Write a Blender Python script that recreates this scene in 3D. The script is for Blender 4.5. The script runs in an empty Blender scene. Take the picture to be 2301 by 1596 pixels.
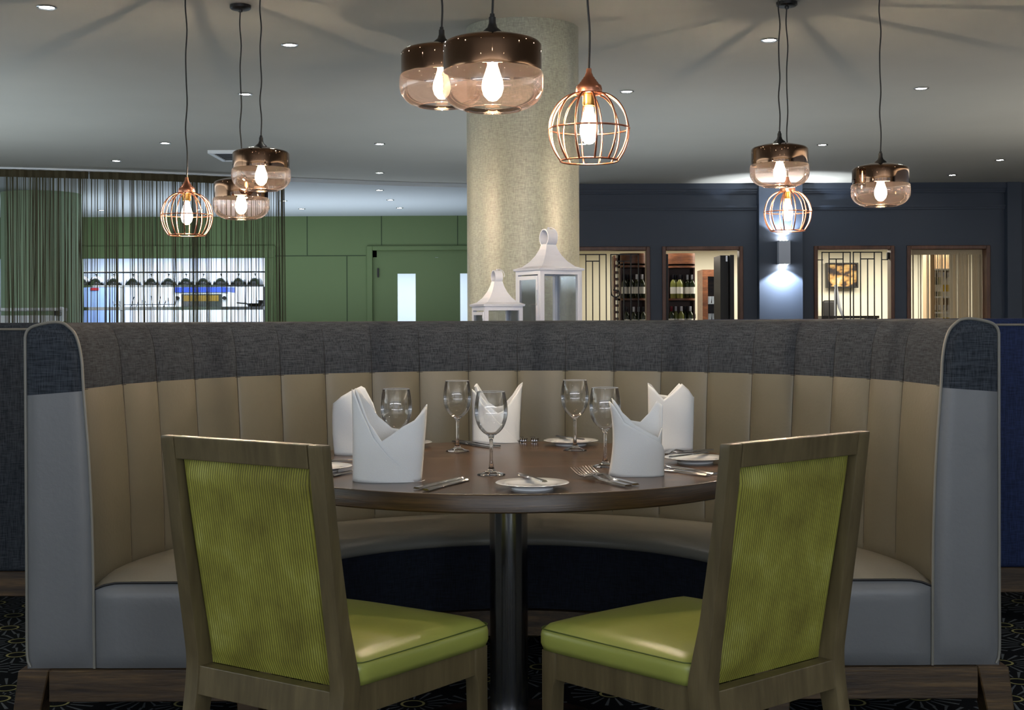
import bpy, bmesh, math, random
from mathutils import Vector, Matrix
PI = math.pi
sin, cos = math.sin, math.cos
random.seed(7)
SC = bpy.context.scene
COL = SC.collection

# ------------------------------------------------------------------ camera
F, H, ROLL, HY, HX = 3000.0, 1.15, 0.0040, 721.0, 1150.5
cam = bpy.data.cameras.new('camera')
cam.sensor_width = 36.0
cam.lens = F / 2301 * 36
cam.shift_y = -(798 - HY) / 2301
cam.clip_start = 0.05
cam.clip_end = 100
camo = bpy.data.objects.new('camera', cam)
COL.objects.link(camo)
camo.location = (0, 0, H)
camo.rotation_euler = (PI / 2, ROLL, 0)
SC.camera = camo

def at(px, py, d):
    """pixel + distance -> point of the place"""
    a, b = px - HX, py - HY
    c, s = cos(ROLL), sin(ROLL)
    return Vector(((a * c - b * s) * d / F, d, H - (a * s + b * c) * d / F))

def on(px, py, z):
    """pixel -> point on a level surface of height z"""
    a, b = px - HX, py - HY
    c, s = cos(ROLL), sin(ROLL)
    d = (H - z) * F / (a * s + b * c)
    return Vector(((a * c - b * s) * d / F, d, z))

# ------------------------------------------------------------------ view, world
SC.view_settings.view_transform = 'Standard'
SC.view_settings.look = 'None'
SC.view_settings.exposure = 0.28
SC.view_settings.gamma = 1.0
SC.view_settings.use_curve_mapping = False
SC.cycles.max_bounces = 10
SC.cycles.transparent_max_bounces = 24
SC.cycles.caustics_refractive = True
SC.cycles.sample_clamp_indirect = 6
W = bpy.data.worlds.new('daylight outside')
SC.world = W
W.use_nodes = True
W.node_tree.nodes['Background'].inputs[0].default_value = (0.55, 0.72, 1.0, 1)
W.node_tree.nodes['Background'].inputs[1].default_value = 0.6

def lamp(kind, name, loc, power, color, **kw):
    l = bpy.data.lights.new(name, kind)
    l.energy = power
    l.color = color
    for k, v in kw.items():
        if k not in ('rot',):
            setattr(l, k, v)
    o = bpy.data.objects.new(name, l)
    o.location = loc
    if 'rot' in kw:
        o.rotation_euler = kw['rot']
    COL.objects.link(o)
    return o

# daylight entering by the big windows behind and left of the viewer
lamp('AREA', 'window_daylight', (-1.5, -3.4, 1.6), 40, (0.80, 0.88, 1.0), shape='RECTANGLE', size=9, size_y=1.9, rot=(PI / 2, 0, 0))
# narrow window light added to put a bright streak on the steel pedestal
lamp('AREA', 'window_daylight', (1.9, -3.4, 1.5), 34, (0.74, 0.86, 1.0), shape='RECTANGLE', size=0.7, size_y=1.9, rot=(PI / 2, 0, 0))
lamp('AREA', 'left_ceiling_fill', (-8.7, 6.5, 1.7), 500, (0.84, 0.93, 1.0), shape='RECTANGLE', size=0.5, size_y=13, rot=(PI, math.radians(-25), 0))  # left, right and rear unseen fills, added to brighten the ceiling
lamp('AREA', 'right_ceiling_fill', (7.7, 6.0, 1.7), 400, (1.0, 0.95, 0.86), shape='RECTANGLE', size=0.5, size_y=13, rot=(PI, math.radians(25), 0))
lamp('AREA', 'rear_ceiling_fill', (-0.5, -3.2, 1.7), 220, (0.95, 0.96, 1.0), shape='RECTANGLE', size=12, size_y=0.5, rot=(PI + math.radians(-25), 0, 0))
# unseen fill lights added below the booth line to brighten the ceiling
lamp('AREA', 'hidden_ceiling_fill', (-5.2, 9.5, 0.9), 48, (0.80, 0.92, 1.0), shape='RECTANGLE', size=3.5, size_y=4, rot=(PI, 0, 0))
lamp('AREA', 'hidden_ceiling_fill', (0.6, 11.0, 0.9), 30, (0.84, 0.93, 1.0), shape='RECTANGLE', size=4, size_y=4, rot=(PI, 0, 0))
lamp('AREA', 'hidden_ceiling_fill', (5.6, 9.5, 0.9), 34, (1.0, 0.95, 0.86), shape='RECTANGLE', size=3.5, size_y=4, rot=(PI, 0, 0))
lamp('AREA', 'hidden_ceiling_fill', (-3.5, 17.3, 0.9), 75, (0.80, 0.90, 1.0), shape='RECTANGLE', size=6, size_y=2, rot=(PI, 0, 0))
lamp('AREA', 'kitchen_ceiling_panel', (-5.0, 20.6, 2.28), 150, (0.80, 0.90, 1.0), shape='RECTANGLE', size=3.4, size_y=1.6)
lamp('AREA', 'cellar_ceiling_panel', (3.9, 17.2, 2.14), 150, (1.0, 0.93, 0.80), shape='RECTANGLE', size=5.0, size_y=1.2)
lamp('AREA', 'passage_ceiling_panel', (-1.6, 20.6, 2.2), 60, (0.85, 0.92, 1.0), shape='RECTANGLE', size=2.4, size_y=1.0)

# ------------------------------------------------------------------ materials
def lin(c):
    return tuple((x / 12.92 if x <= 0.04045 else ((x + 0.055) / 1.055) ** 2.4) for x in (v / 255 for v in c)) + (1,)

class NT:
    def __init__(s, name):
        s.m = bpy.data.materials.new(name)
        s.m.use_nodes = True
        s.t = s.m.node_tree
        s.n = s.t.nodes
        s.b = s.n['Principled BSDF']
        s.out = s.n['Material Output']
    def new(s, typ, **kw):
        x = s.n.new(typ)
        for k, v in kw.items():
            setattr(x, k, v)
        return x
    def link(s, a, b):
        s.t.links.new(a, b)
    def coord(s, scale=(1, 1, 1), rot=(0, 0, 0), out='Object'):
        c = s.new('ShaderNodeTexCoord')
        m = s.new('ShaderNodeMapping')
        m.inputs['Scale'].default_value = scale
        m.inputs['Rotation'].default_value = rot
        s.link(c.outputs[out], m.inputs[0])
        return m.outputs[0]
    def noise(s, vec, scale, detail=3, rough=0.5):
        x = s.new('ShaderNodeTexNoise')
        x.inputs['Scale'].default_value = scale
        x.inputs['Detail'].default_value = detail
        x.inputs['Roughness'].default_value = rough
        s.link(vec, x.inputs['Vector'])
        return x.outputs[0]
    def ramp(s, fac, stops):
        r = s.new('ShaderNodeValToRGB')
        e = r.color_ramp.elements
        while len(e) < len(stops):
            e.new(0.5)
        for i, (p, c) in enumerate(stops):
            e[i].position = p
            e[i].color = c
        s.link(fac, r.inputs[0])
        return r.outputs[0]
    def bump(s, fac, strength=0.2, dist=0.01):
        b = s.new('ShaderNodeBump')
        b.inputs['Strength'].default_value = strength
        b.inputs['Distance'].default_value = dist
        s.link(fac, b.inputs['Height'])
        s.link(b.outputs[0], s.b.inputs['Normal'])
    def math(s, op, a, b=None):
        m = s.new('ShaderNodeMath', operation=op)
        for i, v in enumerate((a, b)):
            if v is None:
                continue
            if isinstance(v, (int, float)):
                m.inputs[i].default_value = v
            else:
                s.link(v, m.inputs[i])
        return m.outputs[0]

def mat(name, c, rough=0.5, metal=0.0, spec=0.5, var=0.0, vscale=8, bump=0.0, bscale=60, sheen=0.0, coat=0.0):
    t = NT(name)
    c = lin(c)
    t.b.inputs['Base Color'].default_value = c
    t.b.inputs['Roughness'].default_value = rough
    t.b.inputs['Metallic'].default_value = metal
    t.b.inputs['Specular IOR Level'].default_value = spec
    if sheen:
        t.b.inputs['Sheen Weight'].default_value = sheen
    if coat:
        t.b.inputs['Coat Weight'].default_value = coat
        t.b.inputs['Coat Roughness'].default_value = 0.15
    v = t.coord()
    if var:
        n = t.noise(v, vscale)
        lo = tuple(x * (1 - var) for x in c[:3]) + (1,)
        hi = tuple(min(1, x * (1 + var)) for x in c[:3]) + (1,)
        t.link(t.ramp(n, [(0.3, lo), (0.7, hi)]), t.b.inputs['Base Color'])
    if bump:
        t.bump(t.noise(v, bscale, 4), bump, 0.004)
    return t.m

def wood(name, dark, light, rough=0.35, scale=(1.5, 22, 22), bump=0.1, wavy=2.0, coat=0.0):
    t = NT(name)
    v = t.coord(scale)
    n1 = t.noise(v, 1.2, 6, 0.62)
    n2 = t.noise(v, 5.0, 5, 0.6)
    mix = t.math('ADD', t.math('MULTIPLY', n1, 0.65), t.math('MULTIPLY', n2, 0.35))
    t.link(t.ramp(mix, [(0.36, lin(dark)), (0.52, lin(tuple((a + b) / 2 for a, b in zip(dark, light)))), (0.66, lin(light))]), t.b.inputs['Base Color'])
    t.b.inputs['Roughness'].default_value = rough
    if coat:
        t.b.inputs['Coat Weight'].default_value = coat
        t.b.inputs['Coat Roughness'].default_value = 0.12
    if bump:
        t.bump(n2, bump, 0.003)
    return t.m

def weave(name, c, c2, fine=420, rough=0.85, bump=0.35, vec='Object', slub=True):
    """cloth of two threads, with slubs along both directions"""
    t = NT(name)
    a = t.noise(t.coord((fine * 0.06, fine * 0.06, fine)), 1.0, 2)
    b = t.noise(t.coord((fine, fine, fine * 0.06)), 1.0, 2)
    s = t.math('ADD', t.math('MULTIPLY', a, 0.5), t.math('MULTIPLY', b, 0.5))
    t.link(t.ramp(s, [(0.38, lin(c)), (0.62, lin(c2))]), t.b.inputs['Base Color'])
    t.b.inputs['Roughness'].default_value = rough
    t.b.inputs['Specular IOR Level'].default_value = 0.25
    t.bump(s, bump, 0.002)
    return t.m

def emit(name, c, strength):
    t = NT(name)
    e = t.new('ShaderNodeEmission')
    e.inputs[0].default_value = c + (1,)
    e.inputs[1].default_value = strength
    t.link(e.outputs[0], t.out.inputs[0])
    return t.m

def thin_glass(name, tint, refl=1.0, rough=0.02, base=0.04, blend=0.3, haze=0.0, hazec=(1, 1, 1)):
    """a thin pane or blown shell: tinted see-through plus Fresnel reflection"""
    t = NT(name)
    tr = t.new('ShaderNodeBsdfTransparent')
    tr.inputs[0].default_value = tint + (1,)
    gl = t.new('ShaderNodeBsdfGlossy')
    gl.inputs['Roughness'].default_value = rough
    gl.inputs[0].default_value = (refl, refl, refl, 1)
    lw = t.new('ShaderNodeLayerWeight')
    lw.inputs[0].default_value = blend
    f = t.math('ADD', t.math('MULTIPLY', lw.outputs['Fresnel'], 0.85), base)
    mx = t.new('ShaderNodeMixShader')
    t.link(f, mx.inputs[0])
    t.link(tr.outputs[0], mx.inputs[1])
    t.link(gl.outputs[0], mx.inputs[2])
    last = mx
    if haze:
        tl = t.new('ShaderNodeBsdfTranslucent')
        tl.inputs[0].default_value = hazec + (1,)
        m2 = t.new('ShaderNodeMixShader')
        m2.inputs[0].default_value = haze
        t.link(mx.outputs[0], m2.inputs[1])
        t.link(tl.outputs[0], m2.inputs[2])
        last = m2
    t.link(last.outputs[0], t.out.inputs[0])
    return t.m

def solid_glass(name, c=(1, 1, 1)):
    t = NT(name)
    g = t.new('ShaderNodeBsdfGlass')
    g.inputs['Color'].default_value = c + (1,)
    g.inputs['Roughness'].default_value = 0.0
    g.inputs['IOR'].default_value = 1.47
    t.link(g.outputs[0], t.out.inputs[0])
    return t.m

M = {}
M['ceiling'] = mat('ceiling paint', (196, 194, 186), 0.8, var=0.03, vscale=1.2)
M['ceiling_far_lit'] = mat('far ceiling lit tone', (205, 212, 218), 0.8)  # paler and bluer than the near ceiling: its stronger lighting put into the colour
M['leather'] = mat('taupe leather', (100, 96, 82), 0.42, var=0.06, vscale=5, bump=0.12, bscale=90)
M['leather_cool_lit'] = mat('cool lit leather', (104, 106, 108), 0.42, var=0.05, vscale=4, bump=0.12, bscale=90)  # same leather as the back, with the cool light put into its colour
M['seatleather_lit'] = mat('lit seat leather', (118, 116, 108), 0.36, var=0.05, vscale=4, bump=0.10, bscale=90)  # same leather again, the light on the seat put into a paler colour
M['fabric'] = weave('charcoal woven cloth', (26, 31, 38), (62, 68, 76))
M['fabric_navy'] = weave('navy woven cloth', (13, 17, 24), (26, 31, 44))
M['fabric_blue'] = weave('dark blue woven cloth', (20, 30, 58), (36, 50, 88))
M['piping'] = mat('grey piping', (120, 118, 110), 0.45)
M['crease_shade'] = mat('crease shade line', (22, 22, 24), 0.5)
M['base_wood'] = wood('stained oak base', (38, 28, 20), (104, 82, 52), 0.4, (2.2, 30, 30), 0.2)
M['table_wood'] = wood('walnut table top', (34, 20, 10), (130, 92, 56), 0.26, (1.1, 14, 14), 0.04)
M['table_edge'] = wood('walnut table edge', (40, 28, 16), (92, 68, 38), 0.35, (2.5, 2.5, 60), 0.15)
M['chair_wood'] = wood('greyed beech', (78, 68, 47), (108, 96, 68), 0.38, (14, 14, 1.6), 0.06)
M['lime_leather'] = mat('lime green leather', (146, 152, 74), 0.34, var=0.05, vscale=6, bump=0.06, bscale=70)
M['steel'] = mat('brushed steel', (150, 150, 152), 0.17, 1.0)
M['cutlery'] = mat('polished steel', (190, 190, 192), 0.16, 1.0)
M['china'] = mat('white china', (236, 238, 240), 0.12, spec=0.6, coat=0.4)
M['napkin'] = mat('white linen', (226, 228, 230), 0.85, spec=0.2, bump=0.25, bscale=500)
M['glass'] = solid_glass('clear wine glass')
M['bowl_glass'] = thin_glass('thin clear wine bowl', (0.97, 0.975, 0.98), 1.0, 0.0, 0.05, 0.22)
M['rim_highlight'] = mat('pale rim highlight', (170, 175, 180), 0.1, spec=0.9)  # opaque pale tone painted in for the bright highlight along the rim
M['pane'] = thin_glass('lantern pane', (0.88, 0.90, 0.92), 1.0, 0.03, 0.04, 0.15)
M['rose_glass'] = thin_glass('rose tinted lamp glass', (0.94, 0.85, 0.80), 1.0, 0.02, 0.08, 0.18, 0.007, (1.0, 0.74, 0.66))
M['filament'] = emit('glowing filament', (1.0, 0.80, 0.56), 5600)
def envelope():
    t = NT('glowing bulb glass')
    a, tr, e = t.new('ShaderNodeAddShader'), t.new('ShaderNodeBsdfTransparent'), t.new('ShaderNodeEmission')
    e.inputs[0].default_value = (1.0, 0.80, 0.54, 1)
    e.inputs[1].default_value = 9
    t.link(tr.outputs[0], a.inputs[0])
    t.link(e.outputs[0], a.inputs[1])
    t.link(a.outputs[0], t.out.inputs[0])
    return t.m
M['bulb_glow'] = envelope()
M['copper_mirror'] = mat('mirrored bronze', (126, 98, 78), 0.04, 1.0)
M['copper'] = mat('brushed copper', (206, 140, 112), 0.28, 1.0)
M['brass'] = mat('brass lamp holder', (196, 150, 80), 0.3, 1.0)
M['black'] = mat('black plastic', (14, 14, 15), 0.45)
M['black_metal'] = mat('black iron', (18, 18, 20), 0.5)
M['white_metal'] = mat('white painted metal', (206, 213, 228), 0.4)
M['column_paper'] = None
M['green'] = mat('leaf green paint', (98, 118, 76), 0.6, var=0.03, vscale=1)
M['green_dark'] = mat('green groove', (44, 62, 36), 0.7)
M['navy'] = mat('navy paint', (50, 60, 76), 0.55, var=0.04, vscale=1)
M['frame_wood'] = wood('red brown frame', (72, 44, 32), (112, 74, 56), 0.4, (8, 8, 2), 0.05)
M['cream'] = mat('cream paint', (232, 228, 208), 0.7)
M['white'] = mat('white enamel', (232, 236, 240), 0.4)
M['lampglow'] = emit('downlight lens', (1.0, 0.97, 0.9), 120)
M['chrome'] = mat('chrome bezel', (200, 200, 200), 0.2, 1.0)
M['dome'] = mat('steel dome lid', (110, 112, 116), 0.2, 1.0)
M['blue'] = mat('blue enamel', (36, 66, 170), 0.5)
M['red'] = mat('red plastic', (170, 36, 50), 0.5)
M['shelfwood'] = wood('reddish shelf wood', (70, 40, 26), (128, 80, 50), 0.4, (4, 4, 20), 0.05)
M['wine_glass_green'] = mat('green bottle glass', (30, 40, 22), 0.08, spec=0.8)
M['wine_pale'] = mat('pale wine bottle', (120, 124, 66), 0.08, spec=0.8)
M['label'] = mat('paper label', (226, 224, 216), 0.7)
M['foil'] = mat('dark foil capsule', (26, 24, 34), 0.3)
M['foil_white'] = mat('white foil capsule', (210, 210, 220), 0.3)
M['foil_red'] = mat('red foil capsule', (120, 24, 40), 0.3)
M['yellow'] = mat('yellow label', (214, 180, 40), 0.6)
M['beige_string'] = mat('beige string', (196, 180, 150), 0.8)
M['olive_string'] = mat('olive string', (70, 66, 44), 0.8)
M['olive_band'] = mat('olive heading tape', (66, 58, 34), 0.8)

def column_paper():
    t = NT('woven wall paper')
    a = t.noise(t.coord((40, 40, 260)), 1.0, 3)
    b = t.noise(t.coord((260, 260, 40)), 1.0, 3)
    s = t.math('ADD', t.math('MULTIPLY', a, 0.5), t.math('MULTIPLY', b, 0.5))
    t.link(t.ramp(s, [(0.35, lin((128, 130, 118))), (0.65, lin((168, 170, 154)))]), t.b.inputs['Base Color'])
    t.b.inputs['Roughness'].default_value = 0.33
    t.b.inputs['Specular IOR Level'].default_value = 0.5
    t.bump(s, 0.4, 0.003)
    return t.m
M['column_paper'] = column_paper()

def cord_velvet():
    t = NT('lime corduroy velvet')
    n = t.noise(t.coord((1, 1, 1)), 9, 4, 0.6)
    c = t.ramp(n, [(0.32, lin((108, 102, 22))), (0.55, lin((136, 134, 46))), (0.75, lin((160, 160, 82)))])
    sp = t.new('ShaderNodeSeparateXYZ')
    t.link(t.coord(), sp.inputs[0])
    rib = t.math('ABSOLUTE', t.math('SINE', t.math('MULTIPLY', sp.outputs[0], PI * 56 / 0.374)))
    m = t.new('ShaderNodeMixRGB', blend_type='MULTIPLY')
    m.inputs[0].default_value = 1.0
    t.link(c, m.inputs[1])
    t.link(t.ramp(rib, [(0.2, (0.30, 0.28, 0.16, 1)), (0.75, (1.05, 1.05, 1.0, 1))]), m.inputs[2])
    t.link(m.outputs[0], t.b.inputs['Base Color'])
    t.b.inputs['Roughness'].default_value = 0.7
    t.b.inputs['Sheen Weight'].default_value = 0.4
    t.b.inputs['Sheen Tint'].default_value = lin((200, 214, 130))
    t.bump(t.noise(t.coord((1, 1, 1)), 400, 2), 0.3, 0.001)
    return t.m
M['cord'] = cord_velvet()

def carpet():
    t = NT('patterned carpet')
    v = t.coord((1, 1, 1))
    vo = t.new('ShaderNodeTexVoronoi', voronoi_dimensions='2D')
    vo.inputs['Scale'].default_value = 5.0
    vo.inputs['Randomness'].default_value = 0.55
    t.link(v, vo.inputs['Vector'])
    sub = t.new('ShaderNodeVectorMath', operation='SUBTRACT')
    t.link(v, sub.inputs[0])
    t.link(vo.outputs['Position'], sub.inputs[1])
    sep = t.new('ShaderNodeSeparateXYZ')
    t.link(sub.outputs[0], sep.inputs[0])
    ang = t.math('ARCTAN2', sep.outputs[1], sep.outputs[0])
    dist = t.math('DIVIDE', vo.outputs['Distance'], 1.0)
    # in cell units (scale already applied): ring at 0.2
    ring = t.math('LESS_THAN', t.math('ABSOLUTE', t.math('SUBTRACT', dist, 0.165)), 0.02)
    rays = t.math('GREATER_THAN', t.math('SINE', t.math('MULTIPLY', ang, 17.0)), 0.72)
    rr = t.math('MULTIPLY', t.math('GREATER_THAN', dist, 0.235), t.math('LESS_THAN', dist, 0.62))
    rays = t.math('MULTIPLY', rays, rr)
    m1 = t.new('ShaderNodeMixRGB')
    m1.inputs[1].default_value = lin((14, 16, 20))
    m1.inputs[2].default_value = lin((92, 98, 102))
    t.link(rays, m1.inputs[0])
    m2 = t.new('ShaderNodeMixRGB')
    t.link(ring, m2.inputs[0])
    t.link(m1.outputs[0], m2.inputs[1])
    m2.inputs[2].default_value = lin((150, 146, 96))
    t.link(m2.outputs[0], t.b.inputs['Base Color'])
    t.b.inputs['Roughness'].default_value = 0.95
    t.b.inputs['Specular IOR Level'].default_value = 0.1
    t.bump(t.noise(v, 300, 2), 0.5, 0.003)
    return t.m
M['carpet'] = carpet()

def canvas():
    """a framed picture of seated guests kept to plain patches of colour"""
    t = NT('painted canvas')
    n = t.noise(t.coord((7, 7, 9)), 1.0, 2)
    t.link(t.ramp(n, [(0.34, lin((24, 20, 22))), (0.44, lin((60, 40, 30))), (0.52, lin((196, 150, 84))), (0.62, lin((214, 186, 120))), (0.72, lin((226, 220, 214)))]), t.b.inputs['Base Color'])
    t.b.inputs['Roughness'].default_value = 0.5
    return t.m
M['canvas'] = canvas()

# ------------------------------------------------------------------ mesh helpers
def obj(name, bm, material, parent=None, smooth=False, loc=None, label=None):
    me = bpy.data.meshes.new(name)
    bmesh.ops.recalc_face_normals(bm, faces=bm.faces)
    bm.to_mesh(me)
    bm.free()
    if isinstance(material, (list, tuple)):
        for m in material:
            me.materials.append(m)
    else:
        me.materials.append(material)
    if smooth:
        for p in me.polygons:
            p.use_smooth = True
        if smooth != 'all':
            try:
                me.set_sharp_from_angle(angle=math.radians(40))
            except Exception:
                pass
    o = bpy.data.objects.new(name, me)
    COL.objects.link(o)
    if parent is not None:
        o.parent = parent
    if loc is not None:
        o.location = loc
    if label:
        o['label'] = label
    return o

def thing(name, label, cat, loc=(0, 0, 0), rz=0.0, group=None):
    o = bpy.data.objects.new(name, None)
    COL.objects.link(o)
    o.empty_display_size = 0.1
    o.location = loc
    o.rotation_euler = (0, 0, rz)
    return tag(o, label, cat, group)

def tag(o, label, cat, group=None):
    o['label'] = label
    o['category'] = cat
    if group:
        o['group'] = group
    return o

def struct(name, bm, material, parent=None, smooth=False):
    o = obj(name, bm, material, parent, smooth)
    if parent is None:
        o['kind'] = 'structure'
    return o

def dup(root, loc=None, rz=None, label=None, group=None):
    r = root.copy()
    COL.objects.link(r)
    if loc is not None:
        r.location = loc
    if rz is not None:
        r.rotation_euler = (0, 0, rz)
    if label:
        r['label'] = label
    if group:
        r['group'] = group
    for ch in list(root.children):
        c = ch.copy()
        COL.objects.link(c)
        c.parent = r
        for g in list(ch.children):
            d = g.copy()
            COL.objects.link(d)
            d.parent = c
    return r

def BM():
    return bmesh.new()

def box(bm, x0, x1, y0, y1, z0, z1, mi=0, rot=None, org=None):
    vs = [bm.verts.new(p) for p in ((x0, y0, z0), (x1, y0, z0), (x1, y1, z0), (x0, y1, z0), (x0, y0, z1), (x1, y0, z1), (x1, y1, z1), (x0, y1, z1))]
    for q in ((0, 3, 2, 1), (4, 5, 6, 7), (0, 1, 5, 4), (1, 2, 6, 5), (2, 3, 7, 6), (3, 0, 4, 7)):
        f = bm.faces.new([vs[i] for i in q])
        f.material_index = mi
    if rot is not None:
        bmesh.ops.rotate(bm, cent=org or (0, 0, 0), matrix=rot, verts=vs)
    return vs

def bevel(bm, w, seg=2):
    bmesh.ops.bevel(bm, geom=list(bm.edges), offset=w, segments=seg, profile=0.6, affect='EDGES', clamp_overlap=True)

def bbox(w=0.003, *a, seg=2):
    bm = BM()
    box(bm, *a)
    if w:
        bevel(bm, w, seg)
    return bm

def tube(bm, pts, r, n=8, closed=False, caps=True):
    pts = [Vector(p) for p in pts]
    N = len(pts)
    rad = r if isinstance(r, (list, tuple)) else [r] * N
    rings = []
    up = None
    for i, p in enumerate(pts):
        a = pts[(i - 1) % N] if (closed or i > 0) else pts[i]
        b = pts[(i + 1) % N] if (closed or i < N - 1) else pts[i]
        t = (b - a).normalized()
        if up is None:
            up = Vector((0, 0, 1)) if abs(t.z) < 0.9 else Vector((1, 0, 0))
        u = up - t * up.dot(t)
        if u.length < 1e-6:
            u = t.orthogonal()
        u.normalize()
        up = u
        w = t.cross(u)
        rings.append([bm.verts.new(p + (u * cos(2 * PI * k / n) + w * sin(2 * PI * k / n)) * rad[i]) for k in range(n)])
    for i in range(N if closed else N - 1):
        A, B = rings[i], rings[(i + 1) % N]
        for k in range(n):
            bm.faces.new((A[k], A[(k + 1) % n], B[(k + 1) % n], B[k]))
    if caps and not closed:
        bm.faces.new(rings[0][::-1])
        bm.faces.new(rings[-1])

def lathe(bm, prof, n=32, c=(0, 0, 0), close=False, mi=0):
    """prof: list of (r, z)"""
    rings = []
    for r, z in prof:
        if r < 1e-6:
            rings.append([bm.verts.new((c[0], c[1], c[2] + z))])
        else:
            rings.append([bm.verts.new((c[0] + r * cos(2 * PI * k / n), c[1] + r * sin(2 * PI * k / n), c[2] + z)) for k in range(n)])
    L = len(rings)
    for i in range(L if close else L - 1):
        A, B = rings[i], rings[(i + 1) % L]
        for k in range(n):
            k2 = (k + 1) % n
            if len(A) == 1 and len(B) == 1:
                continue
            if len(A) == 1:
                f = bm.faces.new((A[0], B[k], B[k2]))
            elif len(B) == 1:
                f = bm.faces.new((A[k], A[k2], B[0]))
            else:
                f = bm.faces.new((A[k], A[k2], B[k2], B[k]))
            f.material_index = mi

def prism(bm, poly, z0, z1):
    a = [bm.verts.new((x, y, z0)) for x, y in poly]
    b = [bm.verts.new((x, y, z1)) for x, y in poly]
    bm.faces.new(a[::-1])
    bm.faces.new(b)
    n = len(poly)
    for i in range(n):
        bm.faces.new((a[i], a[(i + 1) % n], b[(i + 1) % n], b[i]))

def grid(bm, rows, mi=0):
    """rows: list of lists of points"""
    V = [[bm.verts.new(p) for p in r] for r in rows]
    for i in range(len(V) - 1):
        for j in range(len(V[0]) - 1):
            f = bm.faces.new((V[i][j], V[i][j + 1], V[i + 1][j + 1], V[i + 1][j]))
            f.material_index = mi
    return V

def lerp(a, b, t):
    return a + (b - a) * t

def interp(tab, x):
    if x <= tab[0][0]:
        return tab[0][1]
    for (x0, y0), (x1, y1) in zip(tab, tab[1:]):
        if x <= x1:
            return lerp(y0, y1, (x - x0) / (x1 - x0))
    return tab[-1][1]

def smooth_path(pts, n=6):
    """Catmull-Rom through pts"""
    P = [Vector(p) for p in pts]
    P = [P[0] * 2 - P[1]] + P + [P[-1] * 2 - P[-2]]
    out = []
    for i in range(1, len(P) - 2):
        for k in range(n):
            t = k / n
            a, b, c, d = P[i - 1], P[i], P[i + 1], P[i + 2]
            out.append(0.5 * ((2 * b) + (c - a) * t + (2 * a - 5 * b + 4 * c - d) * t * t + (3 * b - a - 3 * c + d) * t ** 3))
    out.append(P[-2])
    return out

# ================================================================== SETTING
CZ = 2.73
YG, YB = 19.45, 15.5          # green wall, navy wall
bm = BM()
grid(bm, [[(-9.2, -4, 0), (8.2, -4, 0)], [(-9.2, 24, 0), (8.2, 24, 0)]])
struct('floor', bm, M['carpet'])
edge = [(-9.2, 12.7), (-7.2, 13.05), (-5.19, 13.55), (-3.74, 14.02), (-2.49, 14.62), (-1.3, 15.12), (-0.51, 15.37), (0.6, 15.75)]
edge = [(p.x, p.y) for p in smooth_path([(x, y, 0) for x, y in edge], 4)]
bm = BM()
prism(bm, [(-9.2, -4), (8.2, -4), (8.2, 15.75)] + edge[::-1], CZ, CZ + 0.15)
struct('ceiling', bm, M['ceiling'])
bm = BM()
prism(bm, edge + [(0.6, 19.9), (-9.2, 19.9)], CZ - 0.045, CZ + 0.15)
o = struct('ceiling', bm, M['ceiling_far_lit'])
struct('wall_left', bbox(0, -9.35, -9.2, -4, 20, 0, CZ), mat('grey wall paint', (150, 152, 150), 0.7))
struct('wall_right', bbox(0, 8.2, 8.35, -4, 20, 0, CZ), M['navy'])
# wall behind the viewer: piers between wide windows
bm = BM()
box(bm, -9.2, 8.2, -4.1, -3.9, 0, 0.6)
box(bm, -9.2, 8.2, -4.1, -3.9, 2.55, CZ)
for x in (-9.2, -6.0, -2.9, 0.2, 3.3, 6.4):
    box(bm, x, x + 0.35 if x < 6 else 8.2, -4.1, -3.9, 0.6, 2.55)
struct('wall_back', bm, M['cream'])

def zpx(py, d, px=1150):
    return at(px, py, d).z
def xpx(px, d):
    return at(px, HY, d).x

# --- green wall with the serving hatch and a double door
xh0, xh1 = xpx(180, YG), xpx(596, YG)
zh = zpx(580, YG, 400)
xd0, xd1 = xpx(838, YG), xpx(1128, YG)
zd = zpx(563, YG, 900)
zt = CZ - 0.045
bm = BM()
box(bm, -9.2, xpx(-400, YG), YG, YG + 0.15, 0, zt)
box(bm, xpx(9, YG), xh0, YG, YG + 0.15, 0, zt)
box(bm, xpx(-400, YG), xpx(9, YG), YG, YG + 0.15, 0, 0.95)
box(bm, xpx(-400, YG), xpx(9, YG), YG, YG + 0.15, zh, zt)
box(bm, xh0, xh1, YG, YG + 0.15, zh, zt)
box(bm, xh0, xh1, YG, YG + 0.15, 0, 0.95)
box(bm, xh1, xd0, YG, YG + 0.15, 0, zt)
box(bm, xd0, xd1, YG, YG + 0.15, zd, zt)
box(bm, xd1, 0.42, YG, YG + 0.15, 0, zt)
struct('wall_front', bm, M['green'])
bm = BM()
def groove_v(px, y0, y1):
    x = xpx(px, YG)
    box(bm, x - 0.006, x + 0.006, YG - 0.004, YG + 0.01, zpx(y1, YG, px), zpx(y0, YG, px))
def groove_h(y, p0, p1):
    z = zpx(y, YG, (p0 + p1) / 2)
    box(bm, xpx(p0, YG), xpx(p1, YG), YG - 0.004, YG + 0.01, z - 0.006, z + 0.006)
for px, y0, y1 in ((691, 484, 574), (858, 484, 551), (1029, 484, 551), (780, 576, 740), (520, 484, 574), (350, 484, 574)):
    groove_v(px, y0, y1)
groove_h(575, 600, 823)
struct('trim_1', bm, M['green_dark'])
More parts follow.
